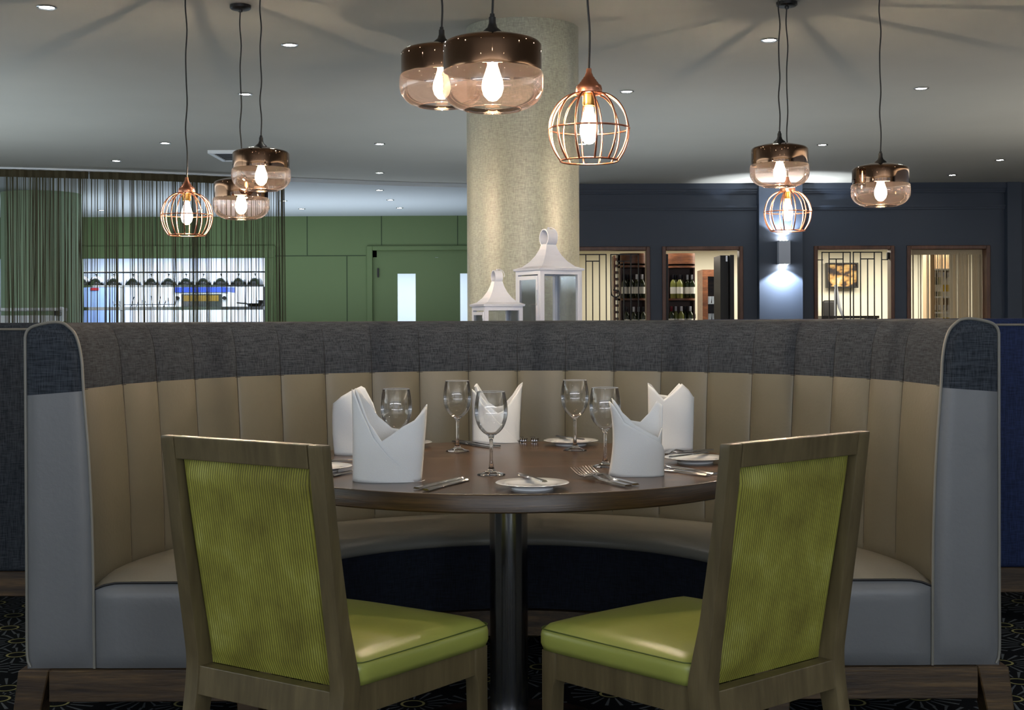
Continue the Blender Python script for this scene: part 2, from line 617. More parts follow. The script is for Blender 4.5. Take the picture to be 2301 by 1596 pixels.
# door surround and leaves
bm = BM()
x0, x1 = xpx(825, YG), xpx(1140, YG)
box(bm, x0, xd0, YG - 0.04, YG + 0.02, 0, zpx(553, YG, 900))
box(bm, xd1, x1, YG - 0.04, YG + 0.02, 0, zpx(553, YG, 900))
box(bm, xd0, xd1, YG - 0.04, YG + 0.02, zd, zpx(553, YG, 900))
bevel(bm, 0.006, 1)
struct('trim_2', bm, M['green'])
def leaf(name, pa, pb, ga, gb, hx):
    a, b, g0, g1 = (xpx(v, YG) for v in (pa, pb, ga, gb))
    top, gt = zpx(578, YG, 900), zpx(615, YG, 900)
    bm = BM()
    y0, y1 = YG + 0.02, YG + 0.07
    box(bm, a, g0, y0, y1, 0, top)
    box(bm, g1, b, y0, y1, 0, top)
    box(bm, g0, g1, y0, y1, gt, top)
    box(bm, g0, g1, y0, y1, 0, 0.9)
    d = struct(name, bm, M['green'])
    bm = BM()
    box(bm, g0, g1, YG + 0.042, YG + 0.048, 0.9, gt)
    obj('vision_panel', bm, thin_glass('frosted door pane', (0.93, 0.96, 1.0), 0.4, 0.3, 0.02), d)
    if hx:
        bm = BM()
        x = xpx(hx, YG)
        box(bm, x - 0.012, x + 0.012, YG - 0.01, y0 + 0.01, zpx(622, YG), zpx(602, YG))
        obj('hinge', bm, M['black_metal'], d)
    return d
leaf('door_1', 847, 978, 893, 934, 850)
leaf('door_2', 985, 1118, 1034, 1074, None)
bm = BM()
box(bm, xd0, xd1, YG + 0.02, YG + 0.10, zpx(578, YG, 900), zd)
box(bm, xpx(838, YG), xpx(847, YG), YG + 0.02, YG + 0.10, 0, zd)
box(bm, xpx(978, YG), xpx(985, YG), YG + 0.02, YG + 0.10, 0, zpx(578, YG))
struct('trim_3', bm, M['green'])
# lit passage behind the doors
bm = BM()
box(bm, -3.2, 0.6, 21.8, 21.9, 0, 2.4)
box(bm, -3.2, -3.1, YG + 0.15, 21.8, 0, 2.4)
box(bm, 0.42, 0.5, YG + 0.15, 21.8, 0, 2.4)
box(bm, -3.2, 0.7, YG + 0.15, 21.9, 2.4, 2.5)
struct('wall_passage', bm, M['white'])
# hatch lining
bm = BM()
box(bm, xh0 - 0.02, xh1 + 0.15, YG - 0.03, YG + 0.01, zh, zpx(553, YG, 400))
box(bm, xh1, xh1 + 0.15, YG - 0.03, YG + 0.01, 0.0, zh)
bevel(bm, 0.005, 1)
struct('trim_4', bm, M['green'])
# kitchen behind the hatch
bm = BM()
box(bm, -9.2, -3.3, 22.0, 22.1, 0, 2.4)
box(bm, -3.4, -3.3, YG + 0.15, 22.0, 0, 2.4)
box(bm, -9.2, -3.3, YG + 0.15, 22.1, 2.4, 2.5)
struct('wall_kitchen', bm, M['white'])

# --- wall joining green and navy walls, hidden by the round column
struct('wall_side', bbox(0, 0.42, 0.55, YB, YG, 0, CZ), M['navy'])
# --- navy wall with four framed openings
OP = [(1270, 1461), (1488, 1670), (1829, 2010), (2038, 2225)]
ztop = zpx(553, YB, 1800)
bm = BM()
xs = 0.42
for a, b in OP:
    box(bm, xs, xpx(a, YB), YB, YB + 0.12, 0, CZ)
    xs = xpx(b, YB)
    box(bm, xpx(a, YB), xs, YB, YB + 0.12, ztop, CZ)
    box(bm, xpx(a, YB), xs, YB, YB + 0.12, 0, 0.5)
box(bm, xs, 8.2, YB, YB + 0.12, 0, CZ)
struct('wall_far', bm, M['navy'])
for i, (a, b) in enumerate(OP):
    bm = BM()
    x0, x1 = xpx(a, YB), xpx(b, YB)
    w = 0.045
    box(bm, x0, x0 + w, YB - 0.025, YB + 0.13, 0.5, ztop)
    box(bm, x1 - w, x1, YB - 0.025, YB + 0.13, 0.5, ztop)
    box(bm, x0 + w, x1 - w, YB - 0.025, YB + 0.13, ztop - w, ztop)
    box(bm, x0 + w, x1 - w, YB - 0.025, YB + 0.13, 0.5, 0.55)
    bevel(bm, 0.006, 1)
    struct('window_%d' % (i + 1), bm, M['frame_wood'])
# pilasters and mouldings
px0, px1 = xpx(1706, 15.36), xpx(1805, 15.36)
struct('wall_pilaster', bbox(0.004, px0, px1, 15.36, YB, 0, CZ, seg=1), M['navy'])
qx0, qx1 = xpx(2265, 15.4), xpx(2298, 15.4)
struct('wall_pilaster_right', bbox(0.004, qx0, qx1, 15.4, YB, 0, CZ - 0.0, seg=1), M['navy'])
k = 5
for a, b in ((0.42, px0), (px1, qx0)):
    bm = BM()
    for z0, z1, t in ((2.665, 2.73, 0.07), (2.635, 2.665, 0.05), (2.615, 2.635, 0.03), (2.45, 2.475, 0.035), (2.425, 2.45, 0.02)):
        box(bm, a, b, YB - t, YB, z0, z1)
    struct('trim_%d' % k, bm, M['navy'])
    k += 1
# cellar room behind the navy wall
bm = BM()
box(bm, 0.55, 8.2, 18.6, 18.7, 0, 2.2)
box(bm, 8.1, 8.2, YB + 0.12, 18.6, 0, 2.2)
box(bm, 0.55, 0.58, YB + 0.12, 18.6, 0, 2.2)
box(bm, 0.55, 8.2, YB + 0.12, 18.7, 2.18, 2.28)
struct('wall_cellar', bm, M['cream'])

# --- round column
CX, CY, CR = 0.0625, 7.24, 0.304
bm = BM()
n = 96
a = [[(CX + CR * cos(2 * PI * k / n), CY + CR * sin(2 * PI * k / n), z) for k in range(n + 1)] for z in (0, 0.6, 1.2, 1.8, 2.4, CZ)]
grid(bm, a)
bmesh.ops.remove_doubles(bm, verts=bm.verts, dist=1e-5)
o = obj('column', bm, M['column_paper'], smooth='all')
o['kind'] = 'structure'
# green round column at the far left
GX, GY = at(91, 0, 15.9).x, 15.9
bm = BM()
lathe(bm, [(0.455, 0), (0.455, CZ - 0.045)], 64, (GX, GY, 0))
o = obj('column_green', bm, mat('pale green column paint', (156, 178, 146), 0.6), smooth='all')
o['kind'] = 'structure'

# ================================================================== BANQUETTE
CYB, KY = 3.67, 1.03
bq = thing('curved_banquette', 'large curved banquette with charcoal cloth top and channelled taupe leather back around the dining table', 'banquette', (0, CYB, 0))
def bp(th, r, z):
    return Vector((r * cos(th), r * KY * sin(th), z))
seam_px = [2116, 2029, 1955, 1872, 1784, 1690, 1590, 1485, 1379, 1270, 1162, 1052, 942, 835, 730, 630, 532, 437, 352, 275, 190]
def th_of(px):
    t = (px - HX) / F
    lo, hi = 0.0, PI
    for _ in range(50):
        m = (lo + hi) / 2
        r = 1.177
        if r * cos(m) / (CYB + r * KY * sin(m)) > t:
            lo = m
        else:
            hi = m
    return (lo + hi) / 2
seams = [0.0] + [th_of(p) for p in seam_px[1:-1]] + [PI]
inner = [(0.43, 1.150), (0.60, 1.154), (0.78, 1.163), (0.968, 1.177)]
TT = (0, 0.012, 0.03, 0.06, 0.11, 0.18, 0.28, 0.39, 0.5, 0.61, 0.72, 0.82, 0.89, 0.94, 0.97, 0.988)
def chan(z_list, rfun, amp):
    rows = []
    for z, r, am in z_list:
        row = []
        for a, b in zip(seams, seams[1:]):
            for t in TT:
                p = am * (1 - abs(2 * t - 1) ** 2.4) ** 0.7
                row.append(bp(lerp(a, b, t), r - p, z))
        row.append(bp(PI, r, z))
        rows.append(row)
    return rows
bm = BM()
zl = []
for i in range(15):
    z = lerp(0.40, 0.968, i / 14)
    am = 0.018 * min(1, (z - 0.38) / 0.10) * (1 if z < 0.9 else lerp(1, 0.75, (z - 0.9) / 0.068))
    zl.append((z, interp(inner, z) + (0.02 if z < 0.44 else 0), am))
grid(bm, chan(zl, None, 0))
obj('backrest', bm, M['leather'], bq, smooth='all', label='taupe leather lower back with vertical channels')
# dark threads in the grooves, painting the shade line of the channel seams
bm = BM()
for t in seams[1:-1]:
    tube(bm, [bp(t, interp(inner, z) + (0.02 if z < 0.43 else 0) - 0.0006, z) for z in [lerp(0.42, 0.966, i / 12) for i in range(13)]], 0.0013, 5)
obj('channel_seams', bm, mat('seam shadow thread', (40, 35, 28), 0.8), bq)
bm = BM()
tube(bm, [p for p in chan([(0.966, 1.1768, 0.0105)], None, 0)[0]], 0.0014, 6)
crest = [(0.964, 1.1765), (0.99, 1.179), (1.03, 1.182), (1.07, 1.187), (1.10, 1.194), (1.124, 1.205)]
for t in seams[1:-1]:
    tube(bm, [bp(t, r - 0.0004, z) for z, r in crest], [0.0012, 0.0012, 0.0011, 0.0010, 0.0008, 0.0005], 5)
obj('cloth_seams', bm, mat('dark cloth seam', (22, 23, 27), 0.9), bq)
# cloth top with rolled crest, running down the outer side
prof = [(1.179, 0.962, 0.0105), (1.179, 0.99, 0.010), (1.182, 1.03, 0.0085), (1.187, 1.07, 0.007), (1.194, 1.10, 0.006), (1.205, 1.124, 0.005), (1.222, 1.142, 0.004), (1.25, 1.150, 0.003), (1.282, 1.148, 0.001),
        (1.31, 1.141, 0), (1.326, 1.132, 0), (1.335, 1.115, 0), (1.336, 1.08, 0), (1.336, 0.8, 0), (1.336, 0.5, 0), (1.336, 0.20, 0)]
bm = BM()
grid(bm, chan([(z, r, am) for r, z, am in prof], None, 0))
obj('cloth_top', bm, M['fabric'], bq, smooth='all', label='charcoal woven cloth crest and outer side')
# flat end panels
rin = [(0.20, 1.150), (0.43, 1.152), (0.60, 1.155), (0.78, 1.163), (0.968, 1.177), (1.03, 1.180), (1.07, 1.185), (1.10, 1.192), (1.124, 1.203), (1.142, 1.222), (1.150, 1.248)]
rout = [(0.20, 1.334), (1.08, 1.336), (1.115, 1.335), (1.132, 1.326), (1.141, 1.31), (1.148, 1.28), (1.150, 1.252)]
for s in (1, -1):
    def pt(z, t):
        a, b = interp(rin, z), interp(rout, z)
        e = min(1, min(t, 1 - t) * 5) * min(1, (z - 0.20) / 0.05) * min(1, (1.151 - z) / 0.06)
        return (s * lerp(a, b, t), -0.003 - 0.014 * (1 - (1 - max(e, 0)) ** 2), z)
    zs1 = [0.20, 0.21, 0.23, 0.26] + [lerp(0.3, 0.94, i / 10) for i in range(11)] + [0.962]
    bm = BM()
    grid(bm, [[pt(z - (0.012 * t if z > 0.955 else 0), t) for t in [j / 12 for j in range(13)]] for z in zs1])
    e = obj('end_panel', bm, M['leather_cool_lit'], bq, smooth='all', label='cool lit leather end panel')
    zs2 = [0.962, 0.99, 1.03, 1.07, 1.10, 1.115, 1.124, 1.132, 1.142, 1.148, 1.150]
    bm = BM()
    grid(bm, [[pt(z - (0.012 * t if z < 0.965 else 0), t) for t in [j / 12 for j in range(13)]] for z in zs2])
    obj('end_cap', bm, M['fabric'], bq, smooth='all', label='charcoal cloth end cap')
    path = [(s * interp(rin, z), -0.006, z) for z in [0.2, 0.43, 0.6, 0.78, 0.968, 1.03, 1.07, 1.10, 1.124, 1.142]]
    path += [(s * 1.232, -0.006, 1.148), (s * 1.25, -0.006, 1.151), (s * 1.268, -0.006, 1.150)]
    path += [(s * interp(rout, z), -0.006, z) for z in [1.148, 1.141, 1.132, 1.115, 1.08, 0.9, 0.6, 0.4, 0.24]] + [(s * 1.325, -0.006, 0.205)]
    bm = BM()
    tube(bm, smooth_path(path, 3), 0.0042, 8)
    obj('edge_piping', bm, M['piping'], bq, smooth=True, label='pale grey piping round the end panel')
# seat cushion
sp = [(1.17, 0.40), (1.165, 0.435), (1.13, 0.452), (1.05, 0.466), (0.95, 0.471), (0.85, 0.470), (0.78, 0.466), (0.73, 0.459), (0.70, 0.448), (0.688, 0.436), (0.686, 0.424), (0.694, 0.414), (0.71, 0.410)]
def seat_z(z, th, r):
    e = min(th, PI - th) * r / 0.16
    e = min(1.0, max(0.0, e))
    e = 1 - (1 - e) ** 2.2
    edge_z = 0.437 - 0.022 * max(0, (r - 1.08) / 0.08) ** 2
    return lerp(min(z, edge_z), z, e)
ths = [0, 0.008, 0.02, 0.04, 0.07, 0.11, 0.16, 0.22, 0.30] + [lerp(0.38, PI - 0.38, i / 60) for i in range(61)]
ths = ths + [PI - t for t in (0.30, 0.22, 0.16, 0.11, 0.07, 0.04, 0.02, 0.008, 0)]
bm = BM()
grid(bm, [[bp(t, r, seat_z(z, t, r)) for t in ths] for r, z in sp])
obj('seat_cushion', bm, M['seatleather_lit'], bq, smooth='all', label='smooth grey taupe leather seat')
# seat end faces (towards the viewer) and a dark line for the shade in the crease
for s in (1, -1):
    rows = []
    for i in range(13):
        u = i / 12
        row = []
        for j in range(15):
            t = j / 14
            r = lerp(0.70, 1.149, t)
            zt_ = seat_z(0.47, 0, r) - 0.005
            z = lerp(0.20, zt_, u)
            e = min(1, (1 - u) * 7) * min(1, u * 7 + 0.1) * min(1, (1 - t) * 14) * min(1, t * 14)
            row.append((s * r, -0.002 - 0.016 * (1 - (1 - e) ** 2), z))
        rows.append(row)
    bm = BM()
    grid(bm, rows)
    obj('seat_end', bm, M['leather_cool_lit'], bq, smooth='all', label='cool lit leather seat end')
    bm = BM()
    tube(bm, [(s * lerp(0.70, 1.150, j / 16), -0.004, seat_z(0.47, 0, lerp(0.70, 1.150, j / 16)) - 0.003) for j in range(17)], 0.0034, 8)
    obj('seat_crease_line', bm, M['crease_shade'], bq, smooth=True)
# dark cloth kick panel under the inner seat edge
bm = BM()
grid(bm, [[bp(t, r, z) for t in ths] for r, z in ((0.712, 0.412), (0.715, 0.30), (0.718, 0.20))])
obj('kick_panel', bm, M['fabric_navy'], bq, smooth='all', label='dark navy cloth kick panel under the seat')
# timber base
bm = BM()
n = 60
rows = []
for r, z in ((0.70, 0.115), (0.70, 0.197), (1.342, 0.197), (1.342, 0.115), (0.70, 0.115)):
    rows.append([bp(PI * k / n, r, z) for k in range(n + 1)])
for s in (1, -1):
    box(bm, min(s * 0.66, s * 1.27), max(s * 0.66, s * 1.27), -0.022, 0.02, 0.112, 0.198)
bevel(bm, 0.002, 1)
grid(bm, rows)
obj('base_rail', bm, M['base_wood'], bq, smooth=True, label='dark stained oak base rail')
for s in (1, -1):
    for th, r0, r1 in ((0.0, 1.268, 1.352), (0.0, 0.70, 0.76), (0.9, 0.72, 0.79), (0.7, 1.27, 1.34), (1.3, 1.27, 1.34)):
        bm = BM()
        t = th if s > 0 else PI - th
        y = -0.024 if th == 0 else 0
        if th == 0:
            xa, xb = sorted((s * r0, s * r1))
            v = box(bm, xa, xb, -0.026, 0.055, 0.0, 0.200)
            for q in v[:4]:
                q.co.x += s * (0.026 if r0 > 1 else -0.01) * 1.0
                if q.co.x * s < s * 0 + (r0 + r1) / 2 + 0.03 and r0 > 1:
                    q.co.x += s * 0.016
        else:
            c = bp(t, (r0 + r1) / 2, 0)
            box(bm, c.x - 0.035, c.x + 0.035, c.y - 0.035, c.y + 0.035, 0, 0.12)
        bevel(bm, 0.003, 1)
        obj('leg', bm, M['base_wood'], bq)

# neighbouring banquettes behind
def straight_banquette(x0, x1, y0, y1, label, top=1.15, cloth='fabric'):
    b = thing('banquette', label, 'banquette', ((x0 + x1) / 2, (y0 + y1) / 2, 0))
    w, d = (x1 - x0) / 2, (y1 - y0) / 2
    bm = BM()
    box(bm, -w, w, -d, d, 0.20, top)
    for e in ():
        pass
    bevel(bm, 0.02, 4)
    obj('upholstered_back', bm, M[cloth], b, smooth=True)
    bm = BM()
    tube(bm, [(-w + 0.01, -d - 0.002, top - 0.025), (w - 0.01, -d - 0.002, top - 0.025)], 0.0045, 8)
    obj('edge_piping', bm, M['piping'], b, smooth=True)
    bm = BM()
    box(bm, -w, w, -d + 0.005, d, 0.105, 0.20)
    bevel(bm, 0.003, 1)
    obj('base_rail', bm, M['base_wood'], b)
    for sx in (-1, 1):
        for sy in (-1, 1):
            bm = BM()
            box(bm, sx * (w - 0.08) - 0.03, sx * (w - 0.08) + 0.03, sy * (d - 0.05) - 0.03, sy * (d - 0.05) + 0.03, 0, 0.105)
            obj('leg', bm, M['base_wood'], b)
    return b
straight_banquette(-4.6, -0.75, 5.09, 5.34, 'dark charcoal banquette back beyond the left end of the curved banquette')
straight_banquette(0.75, 4.6, 5.09, 5.34, 'navy blue banquette back beyond the right end of the curved banquette', 1.152, 'fabric_blue')
straight_banquette(-2.6, 2.6, 5.78, 6.03, 'dark banquette back just behind the two white lanterns', 1.148)
LZ = 0.975
struct('trim_7', bbox(0.004, -0.72, 0.72, 5.12, 5.68, 0, LZ, seg=1), M['shelfwood'])

# ================================================================== TABLE
TX, TY, TR = -0.012, 3.75, 0.68
tb = thing('dining_table', 'round dark walnut dining table on a brushed steel pedestal, laid for five', 'table', (TX, TY, 0))
bm = BM()
lathe(bm, [(0, 0.745), (TR - 0.006, 0.745), (TR - 0.006, 0.75), (0, 0.75)], 128)
obj('tabletop', bm, M['table_wood'], tb, smooth=True)
bm = BM()
lathe(bm, [(TR - 0.03, 0.706), (TR - 0.003, 0.706), (TR, 0.709), (TR, 0.746), (TR - 0.002, 0.7495), (TR - 0.0058, 0.7502), (TR - 0.0058, 0.7445), (TR - 0.03, 0.7445)], 128, close=True)
obj('table_edge', bm, M['table_edge'], tb, smooth=True, label='grained walnut table edge band')
bm = BM()
lathe(bm, [(0, 0.715), (TR - 0.028, 0.715), (TR - 0.028, 0.744), (0, 0.744)], 96)
obj('underside_panel', bm, M['table_edge'], tb)
bm = BM()
lathe(bm, [(0, 0.012), (0.0535, 0.012), (0.0535, 0.714), (0, 0.714)], 64)
obj('pedestal', bm, M['steel'], tb, smooth=True, label='brushed steel tube pedestal')
bm = BM()
lathe(bm, [(0, 0), (0.29, 0), (0.29, 0.008), (0.27, 0.014), (0.06, 0.02), (0, 0.02)], 64)
obj('pedestal_foot', bm, M['steel'], tb, smooth=True)

# ================================================================== CHAIRS
def make_chair(label):
    c = thing('dining_chair', label, 'chair')
    w2, sw = 0.187, 0.0385
    HT = 0.910
    cl = [(-0.062, HT), (-0.056, 0.86), (-0.038, 0.72), (-0.018, 0.58), (-0.002, 0.47), (0.003, 0.42), (-0.002, 0.36), (-0.016, 0.28), (-0.042, 0.16), (-0.085, 0.0)]
    pts = smooth_path([(0, v, z) for v, z in cl], 4)
    def th(z):
        return interp([(0, 0.034), (0.3, 0.046), (0.42, 0.052), (0.55, 0.036), (0.75, 0.028), (0.91, 0.026)], z)
    vr = sorted([(p.z, p.y) for p in pts])
    VB = lambda z: interp(vr, z)
    for s in (1, -1):
        bm = BM()
        rows = []
        for p in pts:
            z = p.z
            fl = 0.004 * (z - 0.4) / 0.5
            a, b = w2 + fl, w2 + sw + fl
            f0, f1 = p.y, p.y + th(z)
            rows.append([(s * a, f0, z), (s * b, f0, z), (s * b, f1, z), (s * a, f1, z), (s * a, f0, z)])
        V = grid(bm, rows)
        bmesh.ops.remove_doubles(bm, verts=bm.verts, dist=1e-6)
        bmesh.ops.holes_fill(bm, edges=bm.edges)
        eds = [e for e in bm.edges if e.is_manifold and e.calc_face_angle(0) > 0.6]
        bmesh.ops.bevel(bm, geom=eds, offset=0.0035, segments=2, profile=0.6, affect='EDGES')
        obj('rear_leg', bm, M['chair_wood'], c, smooth=True)
    def rail(z0, z1, off, t, name, lab=None):
        bm = BM()
        y0, y1 = VB(z0) + off, VB(z1) + off
        v = box(bm, -w2 - 0.001, w2 + 0.001, 0, t, z0, z1)
        for q in v:
            q.co.y += y0 if q.co.z < (z0 + z1) / 2 else y1
        bevel(bm, 0.002, 2)
        return obj(name, bm, M['chair_wood'], c, label=lab)
    rail(0.862, HT, 0.000, 0.026, 'top_rail')
    rail(0.352, 0.413, 0.004, 0.034, 'rear_rail')
    # corduroy rear panel, ribs modelled
    bm = BM()
    ribs = 56
    per = 8
    zz = [0.4132 + (0.8625 - 0.4132) * i / 26 for i in range(27)]
    rows = []
    for z in zz:
        k = min(1, (z - 0.4132) / 0.03) * min(1, (0.8625 - z) / 0.03)
        row = []
        for j in range(ribs * per + 1):
            u = lerp(-w2, w2, j / (ribs * per))
            e = min(1, (w2 - abs(u)) / 0.02)
            rec = lerp(0.030, 0.010, (z - 0.413) / 0.45)
            y = VB(z) + rec + 0.012 * (1 - e * k) - 0.0019 * abs(sin(PI * j / per)) ** 0.8
            row.append((u, y, z))
        rows.append(row)
    grid(bm, rows)
    obj('rear_panel', bm, M['cord'], c, smooth='all', label='lime green corduroy rear panel')
    # front pad, cushioned
    bm = BM()
    rows = []
    N = 14
    for i in range(N + 1):
        row = []
        for j in range(N + 1):
            u = lerp(-w2 - 0.022, w2 + 0.022, j / N)
            z = lerp(0.44, 0.895, i / N)
            e = (1 - abs(2 * j / N - 1) ** 5) * (1 - abs(2 * i / N - 1) ** 6)
            row.append((u, VB(z) + th(z) + 0.001 + 0.030 * e, z))
        rows.append(row)
    V = grid(bm, rows)
    obj('back_pad', bm, M['cord'], c, smooth='all', label='lime green padded back front')
    # seat cushion
    def hw(v):
        return lerp(0.222, 0.240, (v - 0.05) / 0.44)
    def cushion(bm):
        NU, NV = 24, 24
        top, bot = [], []
        for i in range(NV + 1):
            tv = i / NV
            rt, rb = [], []
            for j in range(NU + 1):
                tu = 2 * j / NU - 1
                # super-ellipse outline
                v = lerp(0.047, 0.487, tv)
                u = tu * hw(v)
                cv = 2 * tv - 1
                rr = 0.13
                du, dv = max(0, abs(tu) - (1 - rr)) / rr, max(0, abs(cv) - (1 - rr)) / rr
                q = math.hypot(du, dv)
                if q > 1:
                    u = math.copysign((1 - rr + rr * du / q), tu) * hw(v)
                    v = lerp(0.047, 0.487, (math.copysign(1 - rr + rr * dv / q, cv) + 1) / 2)
                    q = 1
                crown = 0.016 * (1 - tu ** 4) * (1 - cv ** 4)
                edge_d = max(abs(tu), abs(cv)) if q < 1 else 1.0
                z = 0.474 + crown - (0.010 if edge_d >= 0.999 else 0)
                rt.append((u, v, z))
                rb.append((u, v, 0.418))
            top.append(rt)
            bot.append(rb)
        T = grid(bm, top)
        B = grid(bm, bot)
        n1, n2 = NV, NU
        loop = [(0, j) for j in range(n2)] + [(i, n2) for i in range(n1)] + [(n1, j) for j in range(n2, 0, -1)] + [(i, 0) for i in range(n1, 0, -1)]
        mids = []
        for k, (i, j) in enumerate(loop):
            a, b = T[i][j].co, B[i][j].co
            cx_, cy_ = 0, 0.267
            d = Vector((a.x - cx_, a.y - cy_, 0)).normalized() * 0.006
            mids.append([bm.verts.new((a.x + d.x * f, a.y + d.y * f, lerp(a.z, b.z, t))) for f, t in ((0.7, 0.12), (1, 0.3), (1, 0.7))])
        L = len(loop)
        for k in range(L):
            i, j = loop[k]
            i2, j2 = loop[(k + 1) % L]
            m, m2 = mids[k], mids[(k + 1) % L]
            seq = [T[i][j]] + m + [B[i][j]]
            seq2 = [T[i2][j2]] + m2 + [B[i2][j2]]
            for q in range(4):
                bm.faces.new((seq[q], seq2[q], seq2[q + 1], seq[q + 1]))
        return [T[i][j].co.copy() for i, j in loop]
    bm = BM()
    lp = cushion(bm)
    bmesh.ops.remove_doubles(bm, verts=bm.verts, dist=1e-6)
    cu = obj('seat_cushion', bm, M['lime_leather'], c, smooth='all', label='lime green leather seat cushion')
    bm = BM()
    ctr = Vector((0, 0.267, 0))
    tube(bm, [Vector((p.x, p.y, p.z + 0.001)) + (Vector((p.x, p.y, 0)) - ctr).normalized() * 0.0035 for p in lp], 0.0014, 6, closed=True)
    obj('seam', bm, mat('dark green seam', (70, 84, 24), 0.6), cu, smooth=True)
    # frame: side rails and front rail
    for s in (1, -1):
        bm = BM()
        v = box(bm, 0, 0.022, 0.045, 0.47, 0.356, 0.418)
        for q in v:
            q.co.x = s * (hw(q.co.y) - 0.008 - q.co.x)
        bevel(bm, 0.002, 2)
        obj('side_rail', bm, M['chair_wood'], c)
    bm = BM()
    box(bm, -0.225, 0.225, 0.452, 0.474, 0.356, 0.418)
    bevel(bm, 0.002, 2)
    obj('front_rail', bm, M['chair_wood'], c)
    for s in (1, -1):
        bm = BM()
        rows = []
        for z, w, dv in ((0.418, 0.044, 0), (0.36, 0.044, 0), (0.34, 0.036, 0), (0.2, 0.033, 0.0), (0.0, 0.028, 0.004)):
            xo = s * 0.2345
            xi = s * (0.2345 - w)
            y1_, y0_ = 0.481 + dv, 0.481 - w + dv
            if z == 0.36:
                xi = s * (0.2345 - 0.052)
            rows.append([(xi, y0_, z), (xo, y0_, z), (xo, y1_, z), (xi, y1_, z), (xi, y0_, z)])
        grid(bm, rows)
        bmesh.ops.remove_doubles(bm, verts=bm.verts, dist=1e-6)
        bmesh.ops.holes_fill(bm, edges=bm.edges)
        eds = [e for e in bm.edges if e.is_manifold and e.calc_face_angle(0) > 0.6]
        bmesh.ops.bevel(bm, geom=eds, offset=0.003, segments=2, profile=0.6, affect='EDGES')
        obj('front_leg', bm, M['chair_wood'], c, smooth=True)
    return c
ch = make_chair('wooden dining chair with lime corduroy back, standing left of the table pedestal')
ch.location = (-0.5225, 2.753, 0)
ch.rotation_euler = (0, 0, -0.598)
dup(ch, (0.5530, 2.763, 0), 0.704, 'wooden dining chair with lime corduroy back, standing right of the table pedestal')

# ================================================================== TABLEWARE
TZ = 0.7502
def make_glass(label, loc):
    g = thing('wine_glass', label, 'wine glass', loc, 0, 'wine glasses on the round table')
    bm = BM()
    out = [(0, 0.0), (0.0360, 0.0), (0.0368, 0.0012), (0.034, 0.003), (0.022, 0.006), (0.011, 0.011), (0.0062, 0.020), (0.0046, 0.040), (0.0044, 0.070), (0.0052, 0.092), (0.0085, 0.1005), (0.0150, 0.1055), (0.0148, 0.1062), (0.006, 0.1052), (0, 0.1050)]
    lathe(bm, out, 48)
    obj('stem', bm, M['glass'], g, smooth='all', label='solid clear glass stem and foot')
    bm = BM()
    o1 = [(0.0150, 0.1056), (0.022, 0.1105), (0.0325, 0.123), (0.0400, 0.141), (0.0430, 0.160), (0.0425, 0.180), (0.0395, 0.200), (0.0362, 0.2158)]
    lathe(bm, [(p.x, p.y) for p in smooth_path([(r, z, 0) for r, z in o1], 4)], 64)
    obj('bowl', bm, M['bowl_glass'], g, smooth='all', label='thin clear glass bowl')
    bm = BM()
    tube(bm, [(0.0362 * cos(2 * PI * k / 56), 0.0362 * sin(2 * PI * k / 56), 0.2160) for k in range(56)], 0.0008, 6, closed=True)
    obj('rim', bm, M['rim_highlight'], g, smooth='all')
    return g
def tpt(px, py, z=TZ):
    return on(px, py, z)
gl = None
for px, py, lab in ((1104, 1067, 'tall empty wine glass standing nearest the viewer, behind the front side plate'),
                    (1028, 1014, 'empty wine glass in front of the rear napkin, on its left'),
                    (891, 1053, 'empty wine glass just behind the front left napkin'),
                    (1292, 1012, 'empty wine glass in front of the rear side plate, right of table middle'),
                    (1360, 1049, 'empty wine glass partly behind the front right napkin')):
    p = tpt(px, py)
    gl = make_glass(lab, p) if gl is None else dup(gl, p, 0, lab)

def make_plate(label, loc):
    bm = BM()
    lathe(bm, [(0, 0.004), (0.040, 0.004), (0.052, 0.0045), (0.060, 0.008), (0.086, 0.0138), (0.088, 0.0150), (0.086, 0.0162), (0.058, 0.0118), (0.048, 0.0078), (0, 0.0072)], 72)
    lathe(bm, [(0.046, 0.0), (0.050, 0.0), (0.051, 0.0046), (0.045, 0.0046)], 72, close=True)
    o = obj('side_plate', bm, M['china'], smooth=True, loc=loc)
    return tag(o, label, 'plate', 'white side plates on the round table')
plates = {}
src = None
for key, px, py, lab in (('front', 1196, 1084, 'white side plate nearest the viewer with a butter knife across it'),
                         ('back', 1283, 989.5, 'white side plate near the back edge of the table, right of middle'),
                         ('right', 1562, 1027.5, 'white side plate on the right, beside the rear right napkin'),
                         ('left', 717, 1047, 'white side plate on the left, mostly behind the left chair'),
                         ('leftback', 909, 993.5, 'white side plate at the back left, peeping out behind the front left napkin')):
    p = on(px, py, TZ + 0.015)
    p.z = TZ
    if src is None:
        src = make_plate(lab, p)
        plates[key] = src
    else:
        o = src.copy()
        COL.objects.link(o)
        o.location = p
        o['label'] = lab
        plates[key] = o

